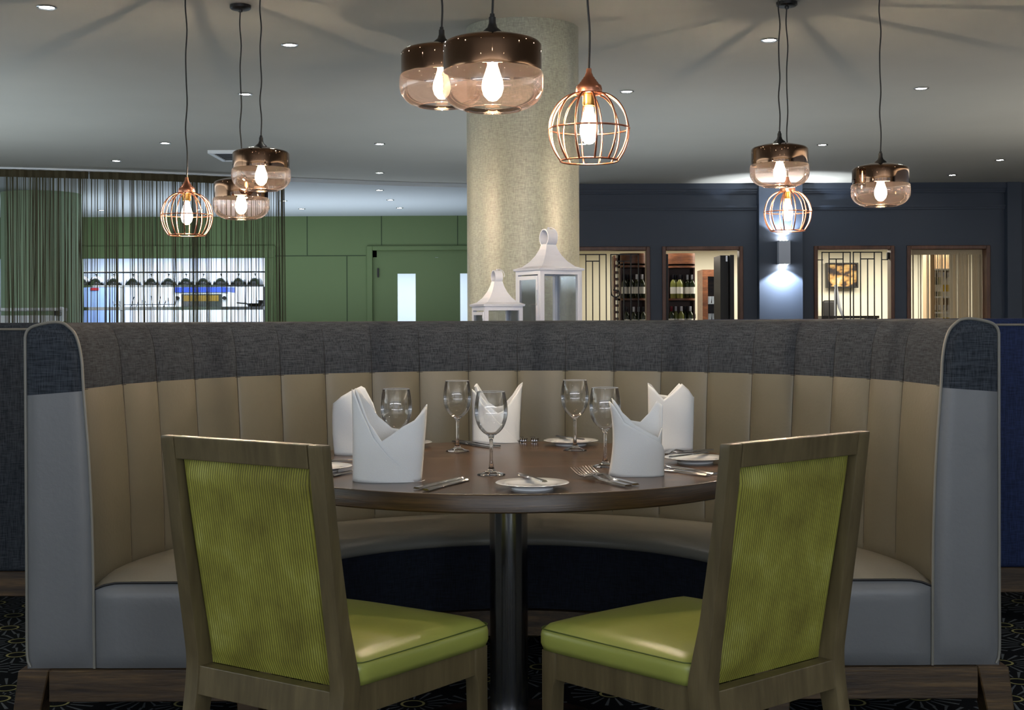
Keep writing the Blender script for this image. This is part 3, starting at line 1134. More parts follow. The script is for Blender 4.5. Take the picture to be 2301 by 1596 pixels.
def flat_shape(bm, outline, t, zf):
    """outline: list of (s, halfwidth); zf(s)->centre height; a flat bar of thickness t"""
    rows = []
    for s_, h in outline:
        z = zf(s_)
        rows.append([(s_, -h, z), (s_, -h * 0.6, z + t), (s_, h * 0.6, z + t), (s_, h, z), (s_, 0, z - t * 0.4), (s_, -h, z)])
    grid(bm, rows)
    bmesh.ops.remove_doubles(bm, verts=bm.verts, dist=1e-6)
    bmesh.ops.holes_fill(bm, edges=bm.edges)
def make_knife():
    bm = BM()
    flat_shape(bm, [(0, 0.0086), (0.003, 0.0092), (0.05, 0.0080), (0.095, 0.0066), (0.102, 0.0060), (0.108, 0.0075), (0.120, 0.0092), (0.17, 0.0100), (0.205, 0.0085), (0.222, 0.0045), (0.228, 0.001)], 0.0032, lambda s: 0.0028)
    return bm
def make_butter_knife():
    bm = BM()
    flat_shape(bm, [(0, 0.0072), (0.003, 0.0078), (0.04, 0.0068), (0.07, 0.0054), (0.080, 0.0060), (0.095, 0.0086), (0.14, 0.0086), (0.155, 0.0050), (0.160, 0.001)], 0.0030, lambda s: 0.0028)
    return bm
def make_fork():
    bm = BM()
    def zf(s):
        return 0.0028 + interp([(0, 0), (0.10, 0.001), (0.125, 0.007), (0.145, 0.004), (0.160, 0.001), (0.18, 0.004), (0.205, 0.014)], s)
    flat_shape(bm, [(0, 0.0086), (0.003, 0.0092), (0.05, 0.0075), (0.10, 0.0045), (0.128, 0.0036), (0.138, 0.0080), (0.148, 0.0118), (0.158, 0.0122)], 0.0030, zf)
    for k in range(4):
        y = (k - 1.5) * 0.0066
        tube(bm, [(s_, y, zf(s_) + 0.0012) for s_ in (0.155, 0.165, 0.175, 0.185, 0.195, 0.205)], [0.0021, 0.0019, 0.0017, 0.0016, 0.0014, 0.0008], 6)
    return bm
MESH = {}
for k_, f_ in (('knife', make_knife), ('butter_knife', make_butter_knife), ('fork', make_fork)):
    o = obj(k_, f_(), M['cutlery'], smooth=True)
    MESH[k_] = o
used = set()
def cutlery(kind, handle, tip, label, z=TZ, tilt=0.0, sc=1.08, tz=0.0):
    o = MESH[kind]
    if kind in used:
        o = o.copy()
        COL.objects.link(o)
    used.add(kind)
    a, b = on(handle[0], handle[1], z), on(tip[0], tip[1], z + tz)
    o.scale = (sc, sc, sc)
    d = b - a
    o.location = a
    o.rotation_euler = (0, tilt, math.atan2(d.y, d.x))
    tag(o, label, kind.replace('_', ' '), 'steel cutlery on the round table')
cutlery('knife', (936, 1101), (1050, 1074), 'steel knife right of the front left napkin, the one farther from the table edge')
cutlery('knife', (956, 1105), (1064, 1076), 'steel knife right of the front left napkin, the one nearer the table edge')
cutlery('fork', (1412, 1096), (1298, 1056), 'steel fork left of the front right napkin, nearer the table edge', sc=1.28, tz=0.018)
cutlery('fork', (1428, 1093), (1320, 1052), 'steel fork left of the front right napkin, closer to the napkin', sc=1.28, tz=0.018)
cutlery('knife', (1592, 1071), (1480, 1056), 'steel knife on the right of the front right napkin, nearer the table edge')
cutlery('knife', (1607, 1068), (1496, 1050), 'steel knife on the right of the front right napkin, farther from the table edge')
cutlery('knife', (1020, 994.5), (1088, 1005), 'steel knife left of the rear napkin, in front of its partner')
cutlery('knife', (1030, 992.5), (1094, 1001), 'steel knife left of the rear napkin, behind its partner')
cutlery('fork', (1170, 984), (1179, 1001), 'steel fork right of the rear napkin with tines facing the viewer, left one')
cutlery('fork', (1197, 984), (1203, 1001), 'steel fork right of the rear napkin with tines facing the viewer, right one')
cutlery('fork', (1585, 1016.5), (1500, 1024), 'steel fork behind the right side plate, by the rear right napkin')
cutlery('fork', (1600, 1013.5), (1505, 1020), 'second steel fork behind the right side plate, farther back')
cutlery('fork', (745, 1072), (800, 1061), 'steel fork left of the front left napkin, beside the left chair')
cutlery('knife', (740, 1038), (800, 1036), 'steel knife behind the left side plate, below the rear left napkin')
PZ = TZ + 0.0168
cutlery('butter_knife', (1224, 1086), (1152, 1064.5), 'small butter knife lying across the front side plate', PZ)
cutlery('butter_knife', (1310, 990.5), (1258, 983), 'small butter knife lying across the rear side plate', PZ)
cutlery('butter_knife', (1590, 1020), (1530, 1027), 'small butter knife lying across the right side plate', PZ)

# --- napkins folded into standing mitres
def make_napkin(px0, px1, py, label, hgt, back, front, flap, depth=0.62, lean=(0, 0), yaw=0.0, twist=0.0, bow=(0, 0)):
    """px0..px1: side edges at the foot; back/front: top outlines (x 0..1, height 0..1); flap: list of (x,height) of the wrapped front layer edge"""
    cp = on((px0 + px1) / 2, py, TZ)
    a = (px1 - px0) / F * cp.y / 2
    b = a * depth
    cp.y += b
    nk = thing('folded_napkin', label, 'napkin', cp, yaw, 'white linen napkins folded into mitres')
    N, R = 40, 18
    def P(x, z, side, off=0.0):
        # x in 0..1 across, z metres
        t = 2 * x - 1
        zz = z / hgt
        lo = lean[0] * zz ** 1.5 * (1 - x) + lean[1] * zz ** 1.5 * x
        bo = (bow[0] * (1 - x) - 0) * sin(PI * min(1, zz)) + bow[1] * x * sin(PI * min(1, zz))
        X = a * t + lo + bo
        y = (b + off) * math.sqrt(max(0.0, 1 - abs(t) ** 2.3))
        y *= (1 - 0.15 * zz)
        return (X + (off * t), side * y + 0.012 * sin(3.1 * x + 5 * zz) * zz, z)
    def sheet(outline, side, off, bottom=None):
        rows = []
        for r in range(R + 1):
            row = []
            for k in range(N + 1):
                x = k / N
                top = interp(outline, x) * hgt
                bot = 0 if bottom is None else interp(bottom, x) * hgt
                row.append(P(x, lerp(bot, max(top, bot + 0.0005), r / R), side, off))
            rows.append(row)
        bm = BM()
        grid(bm, rows)
        return bm
    def add(name, bm, lab=None):
        o = obj(name, bm, M['napkin'], nk, smooth='all', label=lab)
        s_ = o.modifiers.new('thickness', 'SOLIDIFY')
        s_.thickness = 0.0022
        s_.offset = 0
        return o
    add('back_fold', sheet(back, 1, 0.0))
    add('front_fold', sheet(front, -1, 0.0))
    if flap:
        add('wrapped_flap', sheet(flap, -1, 0.008))
    return nk
make_napkin(795, 944, 1085, 'white napkin mitre at the front left, nearest the left chair', 0.232,
            back=[(0, 1), (0.04, 0.985), (0.10, 0.90), (0.3, 0.68), (0.5, 0.55), (0.68, 0.53), (0.8, 0.56), (0.92, 0.74), (1, 0.82)],
            front=[(0, 1), (0.05, 0.96), (0.2, 0.66), (0.4, 0.44), (0.52, 0.50), (0.70, 0.60), (0.85, 0.66), (1, 0.80)],
            flap=[(0, 0.99), (0.05, 0.94), (0.15, 0.74), (0.3, 0.48), (0.5, 0.29), (0.7, 0.16), (0.84, 0.04), (0.86, 0.0), (1, 0.0)], lean=(0.0, 0.016), bow=(-0.0, 0.004))
make_napkin(748, 846, 1024, 'white napkin mitre at the rear left, half hidden behind the front left one', 0.203,
            back=[(0, 0.75), (0.15, 0.85), (0.35, 0.93), (0.6, 1.0), (0.7, 0.97), (0.9, 0.75), (1, 0.55)],
            front=[(0, 0.75), (0.2, 0.86), (0.48, 0.95), (0.55, 0.85), (0.75, 0.62), (1, 0.5)],
            flap=None, lean=(0.004, -0.006), bow=(-0.008, 0))
make_napkin(1066, 1168, 996, 'white napkin mitre at the back of the table, behind the nearest wine glass', 0.195,
            back=[(0, 0.95), (0.04, 1.0), (0.15, 0.86), (0.3, 0.66), (0.45, 0.58), (0.6, 0.60), (0.8, 0.78), (0.93, 0.95), (1, 1.0)],
            front=[(0, 0.93), (0.05, 0.96), (0.15, 0.78), (0.35, 0.60), (0.5, 0.50), (0.65, 0.55), (0.85, 0.78), (1, 0.98)],
            flap=[(0, 0.9), (0.06, 0.86), (0.2, 0.66), (0.45, 0.42), (0.7, 0.20), (0.9, 0.03), (0.92, 0), (1, 0)], lean=(0.0, 0.010))
make_napkin(1377, 1488, 1072, 'white napkin mitre at the front right, nearest the right chair', 0.200,
            back=[(0, 0.98), (0.05, 0.96), (0.2, 0.74), (0.35, 0.70), (0.55, 0.68), (0.75, 0.80), (0.9, 0.95), (1, 0.9)],
            front=[(0, 1.0), (0.06, 0.94), (0.15, 0.82), (0.4, 0.66), (0.7, 0.56), (0.9, 0.50), (1, 0.62)],
            flap=[(0, 0.96), (0.06, 0.90), (0.2, 0.70), (0.5, 0.58), (0.8, 0.48), (0.92, 0.42), (1, 0.30)], lean=(0.0, 0.008), bow=(0.012, 0.0), depth=0.55)
make_napkin(1462, 1561, 1014, 'white napkin mitre at the rear right, behind the right side plate', 0.207,
            back=[(0, 1.0), (0.08, 0.97), (0.25, 0.82), (0.45, 0.80), (0.7, 0.98), (0.85, 0.90), (1, 0.78)],
            front=[(0, 0.98), (0.1, 0.92), (0.3, 0.76), (0.5, 0.86), (0.70, 0.99), (0.85, 0.90), (1, 0.76)],
            flap=None, lean=(-0.004, 0.007))

# ================================================================== LANTERNS
def lantern(label, loc, w, body, roof, ring_r, rz):
    l = thing('lantern', label, 'lantern', loc, rz, 'white lanterns behind the banquette')
    h = w / 2
    t = 0.018 * w / 0.19
    ez = body
    bm = BM()
    for sx in (-1, 1):
        for sy in (-1, 1):
            x0, x1 = sorted((sx * h, sx * (h - t)))
            y0, y1 = sorted((sy * h, sy * (h - t)))
            box(bm, x0, x1, y0, y1, 0.0, ez)
    for z0, z1 in ((0, 0.022), (ez - 0.020, ez)):
        box(bm, -h + t, h - t, -h, -h + t * 0.8, z0, z1)
        box(bm, -h + t, h - t, h - t * 0.8, h, z0, z1)
        box(bm, -h, -h + t * 0.8, -h + t, h - t, z0, z1)
        box(bm, h - t * 0.8, h, -h + t, h - t, z0, z1)
    box(bm, -h + 0.004, h - 0.004, -h + 0.004, h - 0.004, 0.002, 0.010)
    obj('frame', bm, M['white_metal'], l)
    # roof: concave pyramid
    bm = BM()
    prof = [(h + 0.006, ez - 0.004), (h + 0.008, ez + 0.004), (h * 0.80, ez + roof * 0.13), (h * 0.58, ez + roof * 0.32), (h * 0.40, ez + roof * 0.56), (h * 0.28, ez + roof * 0.80), (h * 0.22, ez + roof)]
    rows = [[(r, -r, z), (r, r, z), (-r, r, z), (-r, -r, z), (r, -r, z)] for r, z in prof]
    V = grid(bm, rows)
    bmesh.ops.remove_doubles(bm, verts=bm.verts, dist=1e-6)
    bmesh.ops.holes_fill(bm, edges=bm.edges)
    obj('roof', bm, M['white_metal'], l)
    # ring collar, axis sideways
    bm = BM()
    cz = ez + roof + ring_r * 0.72
    wd = ring_r * 0.62
    rows = []
    n = 40
    for r, x in ((ring_r, -wd), (ring_r, wd), (ring_r * 0.88, wd), (ring_r * 0.88, -wd), (ring_r, -wd)):
        rows.append([(x, r * sin(2 * PI * k / n), cz + r * cos(2 * PI * k / n)) for k in range(n + 1)])
    grid(bm, rows)
    bmesh.ops.remove_doubles(bm, verts=bm.verts, dist=1e-6)
    obj('ring_collar', bm, M['white_metal'], l, smooth=True)
    bm = BM()
    bmesh.ops.create_uvsphere(bm, u_segments=12, v_segments=8, radius=ring_r * 0.13)
    bmesh.ops.translate(bm, verts=bm.verts, vec=(0, 0, cz + ring_r * 1.08))
    obj('finial', bm, M['white_metal'], l, smooth='all')
    bm = BM()
    tube(bm, [(ring_r * 0.3 + ring_r * 0.9 * sin(a), 0, cz + ring_r * (0.25 + 0.9 * cos(a))) for a in [lerp(-0.5, 1.9, i / 12) for i in range(13)]], ring_r * 0.05, 6)
    obj('wire_handle', bm, M['white_metal'], l, smooth=True)
    # door on the left face, panes
    bm = BM()
    x = -h - 0.002
    fr = t * 0.8
    y0, y1 = -h + t, h - t
    box(bm, x, x + 0.006, y0, y0 + fr, 0.024, ez - 0.026)
    box(bm, x, x + 0.006, y1 - fr, y1, 0.024, ez - 0.026)
    box(bm, x, x + 0.006, y0 + fr, y1 - fr, ez - 0.026 - fr, ez - 0.026)
    box(bm, x, x + 0.006, y0 + fr, y1 - fr, 0.024, 0.024 + fr)
    dr = obj('door', bm, M['white_metal'], l)
    bm = BM()
    box(bm, x + 0.002, x + 0.004, y0 + fr, y1 - fr, 0.024 + fr, ez - 0.026 - fr)
    obj('pane', bm, M['pane'], dr)
    bm = BM()
    box(bm, x - 0.003, x, y0 + 0.002, y0 + 0.006, ez * 0.62, ez * 0.78)
    obj('hinge', bm, M['chrome'], dr)
    for sx, sy in ((0, -1), (1, 0), (0, 1)):
        bm = BM()
        if sy:
            box(bm, -h + t, h - t, sy * (h - 0.006) - 0.001, sy * (h - 0.006) + 0.001, 0.022, ez - 0.020)
        else:
            box(bm, sx * (h - 0.006) - 0.001, sx * (h - 0.006) + 0.001, -h + t, h - t, 0.022, ez - 0.020)
        obj('pane', bm, M['pane'], l)
    return l
p = at(1233, 700, 5.42)
lantern('large white metal lantern standing in front of the round column', (p.x, 5.42, LZ), 0.196, 0.380, 0.105, 0.036, 0.52)
p = at(1117, 700, 5.30)
lantern('small white metal lantern left of the large one', (p.x, 5.30, LZ), 0.158, 0.236, 0.095, 0.026, 0.36)

# ================================================================== PENDANTS
def bulb(parent, z, s=1.0):
    bm = BM()
    lathe(bm, [(0, z), (0.012 * s, z + 0.003), (0.024 * s, z + 0.016), (0.030 * s, z + 0.036), (0.028 * s, z + 0.056), (0.020 * s, z + 0.080), (0.0145 * s, z + 0.098), (0.0140 * s, z + 0.108), (0, z + 0.109)], 20)
    b = obj('bulb', bm, M['bulb_glow'], parent, smooth='all', label='glowing pear shaped filament bulb')
    bm = BM()
    tube(bm, [(0, 0, z + 0.022 * s), (0, 0, z + 0.078 * s)], 0.0026, 8)
    obj('filament', bm, M['filament'], b)
    return b
def cable(parent, z0, r=0.0033, wob=0.004):
    bm = BM()
    L = CZ - z0
    pts = [(0, 0, z0)]
    for i in range(1, 8):
        t = i / 8
        pts.append((wob * sin(i * 2.4), wob * 0.6 * cos(i * 1.7), z0 + L * t))
    pts.append((0, 0, CZ - 0.02))
    tube(bm, smooth_path(pts, 4), r, 8)
    obj('cable', bm, M['black'], parent, smooth=True)
    bm = BM()
    lathe(bm, [(0, CZ - 0.034), (0.010, CZ - 0.034), (0.012, CZ - 0.024), (0.045, CZ - 0.022), (0.052, CZ - 0.016), (0.052, CZ - 0.001), (0, CZ - 0.001)], 32)
    obj('ceiling_rose', bm, M['black'], parent, smooth=True)
def glass_pendant(label, x, y, zb):
    p = thing('glass_pendant', label, 'pendant lamp', (x, y, 0), 0, 'glass drum pendants')
    t = 0.0025
    lower = [(0.079, 0.0), (0.100, 0.006), (0.121, 0.020), (0.134, 0.038), (0.1395, 0.058), (0.140, 0.084), (0.138, 0.099), (0.134, 0.104)]
    bm = BM()
    L = [(q.x, q.y) for q in smooth_path([(r, z, 0) for r, z in lower], 3)]
    lathe(bm, [(r, z + zb) for r, z in L], 72)
    obj('glass_bowl', bm, M['rose_glass'], p, smooth='all', label='rose tinted clear lower bowl')
    bm = BM()
    tube(bm, [(0.079 * cos(2 * PI * k / 64), 0.079 * sin(2 * PI * k / 64), zb) for k in range(64)], 0.0016, 6, closed=True)
    obj('bowl_rim', bm, M['rose_glass'], p, smooth='all')
    up = [(0.134, 0.104), (0.1345, 0.112), (0.1345, 0.168), (0.1325, 0.177), (0.126, 0.184), (0.110, 0.190), (0.075, 0.199), (0.024, 0.207)]
    bm = BM()
    U = [(0.134, 0.104)] + [(q.x, q.y) for q in smooth_path([(r, z, 0) for r, z in up[1:]], 3)]
    lathe(bm, [(r, z + zb) for r, z in U] + [(r - t, z + zb - 0.002) for r, z in U[::-1]][:-1] + [(0.1315, zb + 0.104)], 72, close=True)
    obj('mirrored_shade', bm, M['copper_mirror'], p, smooth=True, label='mirrored bronze upper shade')
    bm = BM()
    lathe(bm, [(0, zb + 0.204), (0.030, zb + 0.204), (0.028, zb + 0.212), (0.014, zb + 0.224), (0.010, zb + 0.236), (0.0095, zb + 0.252), (0.007, zb + 0.254), (0.006, zb + 0.262), (0, zb + 0.262)], 24)
    obj('cap', bm, M['black'], p, smooth=True)
    bm = BM()
    lathe(bm, [(0, zb + 0.128), (0.017, zb + 0.128), (0.019, zb + 0.14), (0.019, zb + 0.19), (0.012, zb + 0.205), (0, zb + 0.205)], 24)
    obj('lamp_holder', bm, M['brass'], p, smooth=True)
    bulb(p, zb + 0.022)
    cable(p, zb + 0.255)
    return p
def cage_pendant(label, x, y, zb):
    p = thing('wire_cage_pendant', label, 'pendant lamp', (x, y, 0), 0.13, 'copper wire cage pendants')
    prof = [(0.036, 0.196), (0.062, 0.188), (0.088, 0.168), (0.106, 0.140), (0.1155, 0.108), (0.117, 0.088), (0.113, 0.058), (0.102, 0.028), (0.084, 0.0)]
    P = smooth_path([(r, z, 0) for r, z in prof], 4)
    bm = BM()
    for k in range(12):
        a = 2 * PI * k / 12
        tube(bm, [(q.x * cos(a), q.x * sin(a), zb + q.y) for q in P], 0.0030, 6)
    for r, z in ((0.117, 0.093), (0.084, 0.0), (0.037, 0.196)):
        tube(bm, [(r * cos(2 * PI * k / 64), r * sin(2 * PI * k / 64), zb + z) for k in range(64)], 0.0028, 6, closed=True)
    obj('wire_cage', bm, M['copper'], p, smooth='all', label='open copper wire globe')
    bm = BM()
    pr = [(0, 0.196), (0.038, 0.196), (0.0385, 0.208), (0.036, 0.218), (0.028, 0.224), (0.0265, 0.228), (0.0225, 0.231), (0.0215, 0.235), (0.0175, 0.238), (0.0165, 0.242), (0.013, 0.245), (0.0115, 0.250), (0.0085, 0.256), (0.0075, 0.268), (0, 0.268)]
    lathe(bm, [(r, z + zb) for r, z in pr], 32)
    obj('cap', bm, M['copper'], p, smooth=True, label='stepped copper cap')
    bm = BM()
    lathe(bm, [(0, zb + 0.160), (0.0175, zb + 0.160), (0.019, zb + 0.165), (0.019, zb + 0.197), (0, zb + 0.197)], 24)
    obj('lamp_holder', bm, M['brass'], p, smooth=True)
    bulb(p, zb + 0.048, 0.92)
    cable(p, zb + 0.266)
    return p
GP = [(1107, 243, 3.65, 'large glass drum pendant nearest the viewer, left of the wire cage over the table'),
      (993, 236, 4.42, 'glass drum pendant partly behind the nearest one above the table'),
      (587, 426, 6.38, 'glass drum pendant on the left, higher of the left pair'),
      (542, 490, 6.66, 'glass drum pendant on the left, lower of the left pair'),
      (1752, 417, 6.36, 'glass drum pendant on the right hanging right above a wire cage'),
      (1979, 461, 6.42, 'glass drum pendant farthest to the right')]
g0 = None
for px, py, d, lab in GP:
    q = at(px, py, d)
    glass_pendant(lab, q.x, d, q.z - 0.004)
for px, py, d, lab in ((1324, 362, 3.87, 'large copper wire cage pendant hanging in front of the round column'),
                       (420, 529, 6.18, 'copper wire cage pendant on the left before the string curtain'),
                       (1770, 519, 6.64, 'copper wire cage pendant on the right before the lit navy pilaster')):
    q = at(px, py, d)
    cage_pendant(lab, q.x, d, q.z)

# ================================================================== DOWNLIGHTS
def make_downlight(label, loc, power=14):
    d = thing('downlight', label, 'ceiling light', loc, 0, 'recessed ceiling downlights')
    bm = BM()
    lathe(bm, [(0.036, 0.0), (0.046, -0.001), (0.050, -0.004), (0.046, -0.007), (0.038, -0.006)], 32, close=True)
    obj('bezel', bm, M['chrome'], d, smooth=True)
    bm = BM()
    lathe(bm, [(0, -0.003), (0.036, -0.003), (0.036, -0.001), (0, -0.001)], 24)
    obj('lens', bm, M['lampglow'], d)
    return d
DL = [(105, 15, 'recessed downlight in the top left corner of the ceiling'),
      (651, 100, 'recessed downlight between the left glass pendants and the nearest pendants'),
      (551, 211, 'recessed downlight by the cables of the left pendants'),
      (371, 321, 'square looking recessed downlight left of the left wire cage cable'),
      (261, 361, 'recessed downlight just above the string curtain heading'),
      (853, 323, 'recessed downlight in a column of three left of the round column, topmost'),
      (853, 388, 'recessed downlight left of the round column near the ceiling step, middle of three'),
      (1408, 205, 'recessed downlight just right of the large wire cage'),
      (1309, 323, 'recessed downlight seen through the large wire cage'),
      (1729, 89, 'recessed downlight left of the two close right cables'),
      (2070, 198, 'recessed downlight right of the far right pendant cable'),
      (1848, 325, 'recessed downlight between the two right glass pendants'),
      (2140, 393, 'recessed downlight above the navy wall beside the far right pendant'),
      (2247, 359, 'recessed downlight nearest the right edge of the ceiling')]
d0 = None
spots = []
for px, py, lab in DL:
    p = on(px, py, CZ)
    p.z = CZ
    d0 = make_downlight(lab, p) if d0 is None else dup(d0, p, 0, lab)
    spots.append(p)
DF = [(853, 427, 'downlight in the pale far ceiling, left top of a short row of three'),
      (877, 449, 'downlight in the pale far ceiling, middle of a short row of three'),
      (898, 467, 'downlight in the pale far ceiling, right end of a short row of three'),
      (678, 469, 'downlight in the pale far ceiling right of the string curtain, lower one'),
      (637, 451, 'downlight in the pale far ceiling at the string curtain edge'),
      (450, 471, 'downlight in the pale far ceiling seen through the left wire cage'),
      (238, 400, 'downlight seen through the top of the string curtain beside its gap'),
      (228, 472, 'downlight seen through the string curtain right of the green column')]
for px, py, lab in DF:
    p = on(px, py, CZ - 0.045)
    p.z = CZ - 0.045
    dup(d0, p, 0, lab)
    spots.append(p)
# the same fittings outside the picture: their light reaches it
for x, y in ((-0.62, 6.45), (0.55, 6.45), (-3.2, 5.0), (3.2, 5.0), (-3.0, 2.2), (-1.1, 1.4), (1.1, 1.4), (3.0, 2.2), (-2.2, -0.8), (0, -0.8), (2.2, -0.8), (-1.7, 3.6), (1.7, 3.6)):
    p = Vector((x, y, CZ))
    spots.append(p)
    near = 'ceiling downlight out of the picture above the near floor'
    near = {(-0.62, 6.45): 'ceiling downlight just above the picture, left of the round column', (0.55, 6.45): 'ceiling downlight just above the picture, right of the round column',
            (-3.2, 5.0): 'ceiling downlight over the left neighbouring banquette', (3.2, 5.0): 'ceiling downlight over the right neighbouring banquette',
            (-3.0, 2.2): 'ceiling downlight left of the left chair, over the aisle', (-1.1, 1.4): 'ceiling downlight between the viewer and the left chair',
            (1.1, 1.4): 'ceiling downlight between the viewer and the right chair', (3.0, 2.2): 'ceiling downlight right of the right chair, over the aisle',
            (-2.2, -0.8): 'left one of three ceiling downlights behind the viewer', (0, -0.8): 'middle one of three ceiling downlights behind the viewer',
            (2.2, -0.8): 'right one of three ceiling downlights behind the viewer', (-1.7, 3.6): 'ceiling downlight over the left end of the curved banquette',
            (1.7, 3.6): 'ceiling downlight over the right end of the curved banquette'}[(x, y)]
    dup(d0, p, 0, near)
for i, p in enumerate(spots):
    pw = 12
    if 3 < p.y < 5.5: pw = 8
    if p.y < 2.5: pw = 7
    if abs(p.y - 6.45) < 0.01: pw = 36
    if p.y > 15: pw = 22
    lamp('SPOT', 'downlight_beam', (p.x, p.y, p.z - 0.012), pw, (1.0, 0.96, 0.90), spot_size=math.radians(95), spot_blend=0.7, shadow_soft_size=0.03)

# ceiling cassette
p = on(560, 347, CZ)
cv = thing('ceiling_vent', 'square grey ceiling vent partly behind the left glass pendant', 'vent', (p.x, p.y, CZ))
bm = BM()
for a, b, c_, d_ in ((-0.32, 0.32, -0.32, -0.28), (-0.32, 0.32, 0.28, 0.32), (-0.32, -0.28, -0.28, 0.28), (0.28, 0.32, -0.28, 0.28)):
    box(bm, a, b, c_, d_, -0.03, 0)
obj('frame', bm, M['white'], cv)
bm = BM()
for k in range(8):
    y = -0.25 + k * 0.07
    box(bm, -0.28, 0.28, y, y + 0.03, -0.022, -0.004)
obj('grille', bm, mat('dark vent', (60, 64, 70), 0.6), cv)

# wall sconce on the pilaster
sx = (px0 + px1) / 2 + 0.02
sc = thing('wall_sconce', 'grey up and down wall sconce glowing on the navy pilaster', 'wall lamp', (sx, 15.36, 1.92))
bm = BM()
box(bm, -0.066, 0.066, -0.11, -0.004, -0.135, 0.135)
o = obj('housing', bm, mat('grey sconce metal', (170, 176, 190), 0.5), sc)
for s in (1, -1):
    bm = BM()
    lathe(bm, [(0, 0), (0.045, 0), (0.045, 0.006), (0, 0.006)], 24, (0, -0.057, s * 0.138 - 0.003))
    obj('lens', bm, M['lampglow'], sc)
    lamp('SPOT', 'sconce_beam', (sx, 15.36 - 0.09, 1.92 + s * 0.15), 75 if s > 0 else 140, (0.86, 0.93, 1.0), spot_size=math.radians(122), spot_blend=0.2, shadow_soft_size=0.03, rot=(PI if s > 0 else 0, 0, 0))

# ================================================================== STRING CURTAINS
def edge_y(x):
    return interp(sorted(edge), x)
def string_curtain(pa, pb, label, dens, seed, folds):
    R = random.Random(seed)
    def pos(px):
        # walk along the ceiling edge
        t = (px - HX) / F
        d = 14.0
        for _ in range(20):
            d = edge_y(t * d) - 0.10
        return t * d, d
    xa, ya = pos(pa)
    c = thing('string_curtain', label, 'curtain', (xa, ya, 0), 0)
    zt0 = CZ - 0.03
    bm = BM()
    N = 60
    f, b = [], []
    for i in range(N + 1):
        x, y = pos(lerp(pa, pb, i / N))
        w = 0.012 * sin(i * 1.9) + 0.01 * sin(i * 0.7)
        f.append((x - xa, y - ya + w))
        b.append((x - xa, y - ya + w + 0.012))
    prism(bm, f + b[::-1], zt0 - 0.075, zt0)
    obj('heading_tape', bm, M['olive_band'], c)
    bm = BM()
    px = pa
    while px < pb:
        k = folds(px)
        px += R.expovariate(dens * k) * 0.8 + 0.55
        if px > pb:
            break
        x, y = pos(px)
        w = R.choice((0.0014, 0.0018, 0.0024, 0.003, 0.0045))
        dx = R.uniform(-0.02, 0.02)
        dy = R.uniform(-0.05, 0.05)
        q = []
        for z, m in ((zt0 - 0.07, 0.1), (1.9, 0.5), (1.2, 0.8), (0.03, 1.0)):
            cx_, cy_ = x - xa + dx * m, y - ya + dy * m
            q.append([(cx_ - w, cy_ - w * 0.6, z), (cx_ + w, cy_ - w * 0.6, z), (cx_, cy_ + w, z), (cx_ - w, cy_ - w * 0.6, z)])
        grid(bm, q)
    s = obj('strings', bm, M['olive_string'], c)
    s['kind'] = 'stuff'
    return c
string_curtain(-160, 199, 'olive string curtain at the far left hanging before the green column', 0.55, 3, lambda p: 0.95 + 0.8 * max(0, sin(p / 13.0)) ** 3)
string_curtain(203, 640, 'olive string curtain hanging before the serving hatch', 0.55, 5, lambda p: 0.85 + (2.5 if 432 < p < 446 else 0) + (1.4 if p > 622 else 0) + 0.4 * max(0, sin(p / 9.0)) ** 4)
# curtain track
bm = BM()
tube(bm, [(x, y - 0.10, CZ - 0.016) for x, y in edge if x < -2.3], 0.012, 6)
struct('trim_8', bm, M['white'], smooth=True)

# beige curtain in the right opening
def sheer(pa, pb, y, z0, z1, label):
    xa, xb = xpx(pa, y), xpx(pb, y)
    c = thing('string_curtain', label, 'curtain', ((xa + xb) / 2, y, 0))
    R = random.Random(11)
    bm = BM()
    x = xa
    while x < xb:
        t = (x - xa) / (xb - xa)
        k = 0.35 if t < 0.28 else (0.8 if t < 0.5 else 2.4)
        x += R.expovariate(60 * k) * 0.6 + 0.003
        w = R.choice((0.003, 0.004, 0.006, 0.009))
        dy = R.uniform(-0.02, 0.02)
        cx_ = x - (xa + xb) / 2
        grid(bm, [[(cx_ - w, dy, z), (cx_ + w, dy - 0.002, z), (cx_, dy + w, z), (cx_ - w, dy, z)] for z in (z0, (z0 + z1) / 2, z1 - 0.05)])
    s = obj('strings', bm, M['beige_string'], c)
    s['kind'] = 'stuff'
    bm = BM()
    box(bm, xa - (xa + xb) / 2, xb - (xa + xb) / 2, -0.012, 0.012, z1 - 0.07, z1)
    obj('heading_tape', bm, M['beige_string'], c)
    return c
sheer(2048, 2212, YB + 0.17, 0.56, ztop - 0.03, 'beige string curtain filling the far right opening of the navy wall')

# ================================================================== KITCHEN HATCH
ks = thing('hatch_shelf', 'steel shelf unit inside the serving hatch carrying the dome lids', 'shelf', ((xh0 + xh1) / 2, 19.9, 0))
def kx(px): return xpx(px, 19.9) - (xh0 + xh1) / 2
z_s = zpx(641, 19.9, 400)
bm = BM()
box(bm, kx(170), kx(598), -0.16, 0.16, z_s - 0.03, z_s)
obj('shelf_board', bm, M['steel'], ks)
bm = BM()
zr_ = zpx(611, 19.9, 400)
tube(bm, [(kx(170), 0.1, zr_), (kx(598), 0.1, zr_)], 0.014, 8)
obj('heat_rail', bm, M['dome'], ks, smooth=True)
for pxx in (276, 172, 597):
    bm = BM()
    box(bm, kx(pxx) - 0.03, kx(pxx) + 0.03, -0.03, 0.03, 0.9, z_s - 0.03)
    obj('post', bm, M['steel'], ks)
bm = BM()
box(bm, kx(170), kx(598), -0.25, 0.35, zpx(697, 19.9, 400), zpx(690, 19.9, 400))
obj('counter_board', bm, M['steel'], ks)
dome0 = None
